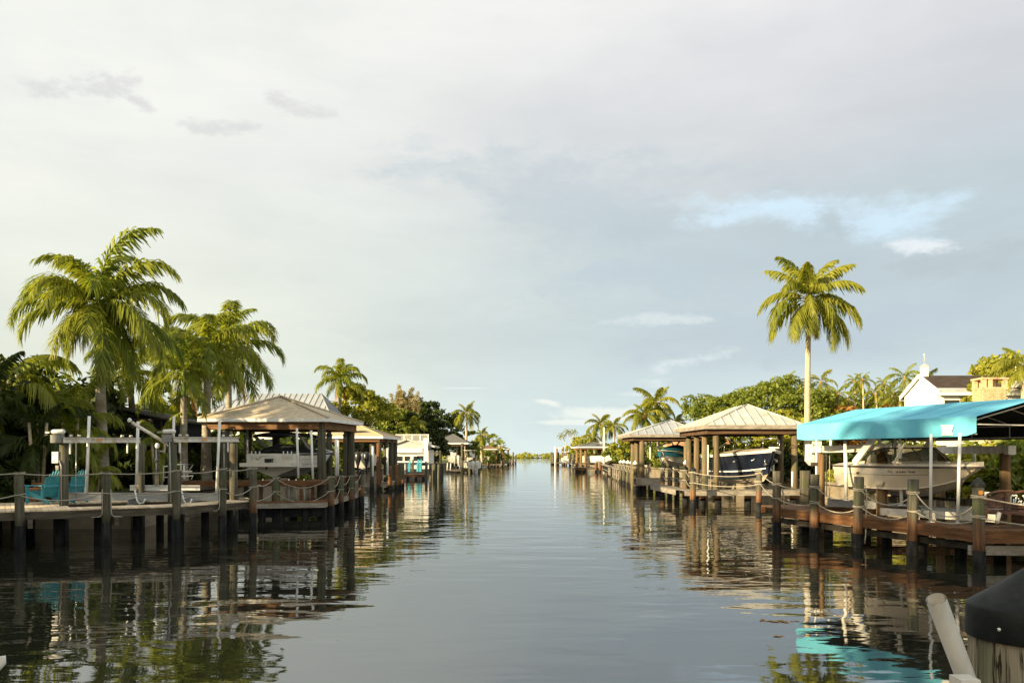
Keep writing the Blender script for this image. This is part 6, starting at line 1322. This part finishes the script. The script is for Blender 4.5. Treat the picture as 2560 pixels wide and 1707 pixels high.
# far right boathouse and end docks
x0, x1 = PX(1437, 132), PX(1524, 132)
boathouse('far boathouse with a dark hip roof on the right bank', [(x0+.6, 132), (x1, 132), (x1+.1, 139), (x0, 139)], [(PX(1482, 135), 135)], PZ(1116, 132), PZ(1105, 135), 'shingle', 'shingle_grey', 'white', [(PX(1453, 133), 133), (PX(1464, 133), 133), (PX(1507, 133), 133), (PX(1520, 134), 134), (PX(1443, 138), 138)], .22, 'post', 'beam_wood', .4, .2)
dk = thing('dock', 'grey dock in front of the far dark roofed boathouse on the right', 'dock', (12, 129, 0)); strip(dk, (PX(1440, 124), 124), (PX(1505, 124), 124), 1.6, .72, 'deck_grey', edge='fascia', far=True); strip(dk, (PX(1440, 124), 124.1), (PX(1440, 124)+.3, 139), 1.4, .72, 'deck_grey', edge='fascia', side=-1, far=True)
for px in (1441, 1449, 1460, 1490, 1500): pile('', PX(px, 124), 123.8, 1.5 if px in (1441, 1500, 1490) else .6, .2, .3, 'pile_red', parent=dk)
MB().box((PX(1497, 124), 124, 1.2), (.9, .5, 1.1)).build('locker', 'grey_plastic', dk)
MB().tube([(PX(1440, 125), 125, 1.45), (PX(1500, 125), 125, 1.45)], .05, 5).build('rail', 'fascia', dk)
k = MB(); k.tube([(PX(1510, 128), 128, 0), (PX(1510, 128), 128, PZ(1068, 128))], [.20, .14], 9); k.single('utility_pole', 'white', 'tall pale pole standing before the far palms on the right', 'pole')
k = MB(); k.tube([(PX(1388, 215), 215, -.5), (PX(1388, 215), 215, PZ(1116, 215))], .22, 8); k.single('white_pole', 'white', 'thin white pole standing in the water at the far end of the right bank', 'pole')
dk = thing('dock', 'last low dock at the far end of the right bank', 'dock', (PX(1390, 222), 222, 0)); strip(dk, (PX(1379, 224), 224), (PX(1425, 200), 200), 2, .7, 'deck_grey', edge='fascia_red', far=True); strip(dk, (PX(1425, 200), 200), (PX(1440, 160), 160), 2, .7, 'deck_grey', edge='bleached', far=True)
for px, d, tp in ((1379, 224, 1130), (1383, 222, 1134), (1395, 216, 1130), (1410, 206, 1132), (1425, 198, 1134), (1434, 175, 1134)): pile('', PX(px, d), d-.2, PZ(tp, d), .3, .3, 'pile', parent=dk)
for i, (px, w_, y0) in enumerate(((1399, 14, 1120), (1412, 8, 1116), (1428, 8, 1118))):
    x = PX(px, 212); t = thing('post_frame', 'pale post frame at the far right docks, %s from the horizon' % ordn[i], 'frame', (x, 212, 0)); z = PZ(y0, 212)
    for s_ in (-1, 1): MB().tube([(x+s_*w_*.05, 212, -.3), (x+s_*w_*.05, 212, z)], .2, 6).build('post', 'post', t)
    MB().beam((x-w_*.06, 212, z), (x+w_*.06, 212, z), .3, .25).build('beam', 'creambeam', t)
# houses on the right
house('cream house with terracotta tile roof behind the third right boathouse', 17.0, 27, 99, 110, 3.75, 6.9, 'x', 'stucco', 'tile', wins=[('f', (19.3, 99, 2.4), (1.3, 1.3)), ('f', (21.8, 99, 2.4), (1.3, 1.3)), ('f', (24.5, 99, 2.4), (1.3, 1.3))])
t = thing('house', 'cream pavilion with terracotta roof just behind the teal covered boat', 'house', (19, 83, GZ)); MB().box((20, 85, 2.2), (6.4, 4, 2.2)).build('wall', 'stucco', t)
hip_roof(t, [(16.6, 82.4), (23.8, 82.4), (23.8, 87.6), (16.6, 87.6)], [(18.2, 85), (22.2, 85)], 3.3, 4.7, 'shingle', 'tile', 'stucco')
MB().box((PX(1663, 83), 82.9, 2.3), (1.0, .1, 1.1)).build('window', 'glass_dark', t); MB().box((PX(1690, 83), 82.9, 2.2), (.9, .1, 1.2)).build('window', 'glass_dark', t)
# white gable house
gh = thing('house', 'white gable fronted house with a dark brown roof and small cupola', 'house', (26, 48.6, GZ)); gx, gy0, gy1, gez, grz = 24.5, 46.4, 50.8, 6.32, 7.45
MB().box((gx+3.9, (gy0+gy1)/2, (GZ+gez)/2), (7.2, gy1-gy0-.5, gez-GZ)).build('wall', 'stucco_white', gh)
MB().add([(gx+.32, gy0+.25, gez-.02), (gx+.32, gy1-.25, gez-.02), (gx+.32, 48.6, grz-.14), (gx+.45, gy0+.25, gez-.02), (gx+.45, gy1-.25, gez-.02), (gx+.45, 48.6, grz-.14)], [(0, 2, 1), (3, 4, 5), (0, 1, 4, 3)]).build('gable', 'stucco_white', gh)
for s_, mt in ((-1, 'roof_dark'), (1, 'roof_dark')):
    e = gy0-.15 if s_ < 0 else gy1+.15; k = MB(); k.slab([(gx+.25, e, gez-.06), (gx+8, e, gez-.06), (gx+8, 48.6, grz), (gx+.25, 48.6, grz)], .07); k.build('roof_slope', mt, gh)
    k = MB(); k.slab([(gx+.25, e, gez-.045), (gx+8, e, gez-.045), (gx+8, lerp(e, 48.6, .22), lerp(gez-.045, grz+.01, .22)), (gx+.25, lerp(e, 48.6, .22), lerp(gez-.045, grz+.01, .22))], .02); k.build('eave_band', 'panel', gh)
    MB().beam((gx+.2, e-.0, gez-.1), (gx+.2, 48.6, grz-.04), .06, .26).build('barge_board', 'white', gh); MB().beam((gx+.2, e, gez-.16), (gx+8, e, gez-.16), .06, .18).build('fascia', 'white', gh)
for y in (46.9, 47.8, 49.0, 50.2): MB().box((gx+.28, y, 5.2), (.12, .16, 2.2)).build('porch_post', 'white', gh)
for y in (47.35, 48.4, 49.6): f = MB().box((gx+.25, y, 4.9), (.06, .74, 1.5)).build('window', 'white', gh); MB().box((gx+.21, y, 4.9), (.03, .62, 1.36)).build('pane', 'glass_dark', f)
for x in (25.6, 27.3, 29): f = MB().box((x, gy0+.2, 5.3), (1.0, .06, 1.2)).build('window', 'white', gh); MB().box((x, gy0+.15, 5.3), (.84, .03, 1.04)).build('pane', 'glass_dark', f)
MB().box((gx+.55, 48.6, grz+.22), (.34, .34, .6)).build('cupola', 'white', gh)
k = MB(); k.add([(gx+.33, 48.38, grz+.52), (gx+.77, 48.38, grz+.52), (gx+.77, 48.82, grz+.52), (gx+.33, 48.82, grz+.52), (gx+.55, 48.6, grz+.74)], [(0, 3, 2, 1), (0, 1, 4), (1, 2, 4), (2, 3, 4), (3, 0, 4)]); k.build('cupola_roof', 'panel', gh)
k = MB(); k.tube([(gx+.55, 48.6, grz+.70), (gx+.55, 48.6, grz+1.3)], .014, 5); k.lathe((gx+.55, 48.6, grz+1.25), [(.01, -.07), (.08, -.02), (.08, .03), (.01, .08)], 8); k.beam((gx+.40, 48.6, grz+.98), (gx+.70, 48.6, grz+.98), .012, .012); k.build('weathervane', 'galv', gh)
k = MB(); k.tube([(gx+6.1, 48.6, grz), (gx+6.1, 48.6, grz+.75)], .03, 5); k.build('vent_pipe', 'white', gh)
# brick chimney
ch = thing('chimney', 'sandy brick chimney with open flues, above the turquoise canopy', 'chimney', (25.2, 42.5, GZ)); x0, x1, y0, y1 = 24.72, 26.02, 42, 43.0; zb, zt2 = 4.2, PZ(944, 42)
MB().box(((x0+x1)/2, (y0+y1)/2, (GZ+zt2-.5)/2+.0), (x1-x0-.06, y1-y0-.06, zt2-.5-GZ)).build('core', 'mortar', ch)
bk = MB(); bk.box((0, 0, 0), (.20, .05, .066)); bm = bk.mesh('brick', M['brick']); nr = int((zt2-.5-zb)/.077); cnt = 0
for r_ in range(nr):
    z = zb+r_*.077+.04
    for i in range(6):
        x = x0+.11+i*.216-(.1 if r_ % 2 else 0); x = min(max(x, x0+.1), x1-.1); link('brick', bm, ch, (x-25.2, y0-42.5-.003, z-GZ))
    for i in range(4):
        y = y0+.16+i*.216+(.08 if r_ % 2 else 0); y = min(y, y1-.1); link('brick', bm, ch, (x0-25.2-.003, y-42.5, z-GZ), (0, 0, R(90)))
for x in (x0+.1, x0+.42, x1-.1):
    for y in (y0+.1, y1-.1): MB().box((x, y, zt2-.29), (.2, .2, .44)).build('flue_pier', 'brick', ch)
MB().box(((x0+x1)/2, (y0+y1)/2, zt2-.03), (x1-x0+.1, y1-y0+.1, .09)).build('chimney_cap', 'brick', ch); MB().box(((x0+x1)/2, (y0+y1)/2, zt2-.52), (x1-x0+.06, y1-y0+.06, .06)).build('band', 'brick', ch)
MB().box(((x0+x1)/2, (y0+y1)/2+.1, zt2-.29), (.5, .5, .4)).build('flue', 'mortar', ch)
t = thing('house', 'white flat roofed house cut by the right edge of the photo', 'house', (30, 46, GZ)); MB().box((PX(2540, 47)+4, 49, 4.2), (8, 4, 5.4)).build('wall', 'stucco_white', t); MB().box((PX(2534, 47)+4, 48.8, 6.75), (8.6, 4.6, .38)).build('roof', 'white', t)
MB().box((PX(2552, 47)+.6, 46.97, 5.9), (1.0, .06, .8)).build('window', 'glass_dark', t)

# ------------------------------------------------------------------ foreground, right corner
fp = thing('mooring_pile', 'big close mooring pile with a black cone cap in the bottom right corner', 'pile', (PX(2578, 2.05), 2.05, -.8)); cx, cy, r_ = PX(2577, 2.05), 2.05, .140
k = MB(); k.tube([(cx, cy, -.8), (cx, cy, .5), (cx, cy, 1.2), (cx, cy, PZ(1585, 2.05)+.02)], r_, 40)
# checks in the wood: shallow grooves round the pile
vs = k.v
for i, v in enumerate(vs):
    a = math.atan2(v[1]-cy, v[0]-cx); g = 1-.02*max(0, math.sin(a*9+1))**8-.025*max(0, math.sin(a*5+2.2))**24-.008*math.sin(a*23); vs[i] = (cx+(v[0]-cx)*g, cy+(v[1]-cy)*g, v[2])
k.build('shaft', 'near_pile', fp)
zc = PZ(1588, 1.93); zs = PZ(1512, 2.05); za = PZ(1416, 2.05)
k = MB(); k.lathe((cx, cy, 0), [(r_*.99, zc-.03), (r_*1.055, zc-.03), (r_*1.045, zs-.004), (r_*1.03, zs+.001), (.5*r_, lerp(zs, za, .53)), (.016, za-.004), (.008, za), (.001, za+.001)], 64); k.build('cap', 'cap_black', fp)
k = MB(); a = R(211); c = Vector((cx+math.cos(a)*r_*1.06, cy+math.sin(a)*r_*1.06, PZ(1578, 1.95)))
k.lathe(c, [(.001, -.005), (.005, -.003), (.005, .003), (.001, .005)], 10); k.build('screw', 'chrome', fp)
pt = thing('pipe', 'grey plastic tube leaning against the close mooring pile', 'pipe', P(2425, 1720, 1.9)); a, b_ = P(2340, 1497, 1.88), P(2434, 1745, 1.98)
k = MB(); n = 28; d = (b_-a).normalized(); k.tube([a, a.lerp(b_, .5), b_], .0225, n, caps=False); k.tube([a+d*.002, b_], .0195, n, caps=False); k.tube([a+d*.03, a+d*.035], .0195, n); k.build('tube', 'pvc', pt)
k = MB(); k.box(P(2412, 1716, 1.85), (.045, .05, .045)); k.single('rail_end', 'pvc', 'small pale block at the bottom edge below the grey tube', 'block')
k = MB(); k.tube([P(-16, 1678, 1.7), P(6, 1655, 1.72), P(4, 1640, 1.72)], .008, 8); k.single('cleat', 'pvc', 'pale rounded tip just showing at the left edge near the bottom', 'cleat')
# floating leaves and scraps
rg = np.random.RandomState(4)
for i, (px, py) in enumerate(((1950, 1553), (1908, 1550), (1945, 1590), (2160, 1412))):
    d = CH*F/(py-HY); x = PX(px, d); n = 26 if i == 0 else 8
    cen = np.stack([x+rg.normal(0, .12 if i == 0 else .03, n), d+rg.normal(0, .04, n), np.full(n, .006)], 1); V, Fq = leaf_cloud(rg, cen, np.full(n, .01), 1, .045, .1, 2.5, 6.0); V[:, 2] = np.clip(V[:, 2], .004, .012)
    tag(link('floating_leaves', npmesh('floating_leaves', V, Fq, M['L_dead'])), 'small patch of floating dead leaves on the water, %s' % ['largest, near the right bottom', 'tiny one left of the largest', 'tiny one below the largest', 'tiny one under the red dock'][i], 'leaves', kind='stuff')
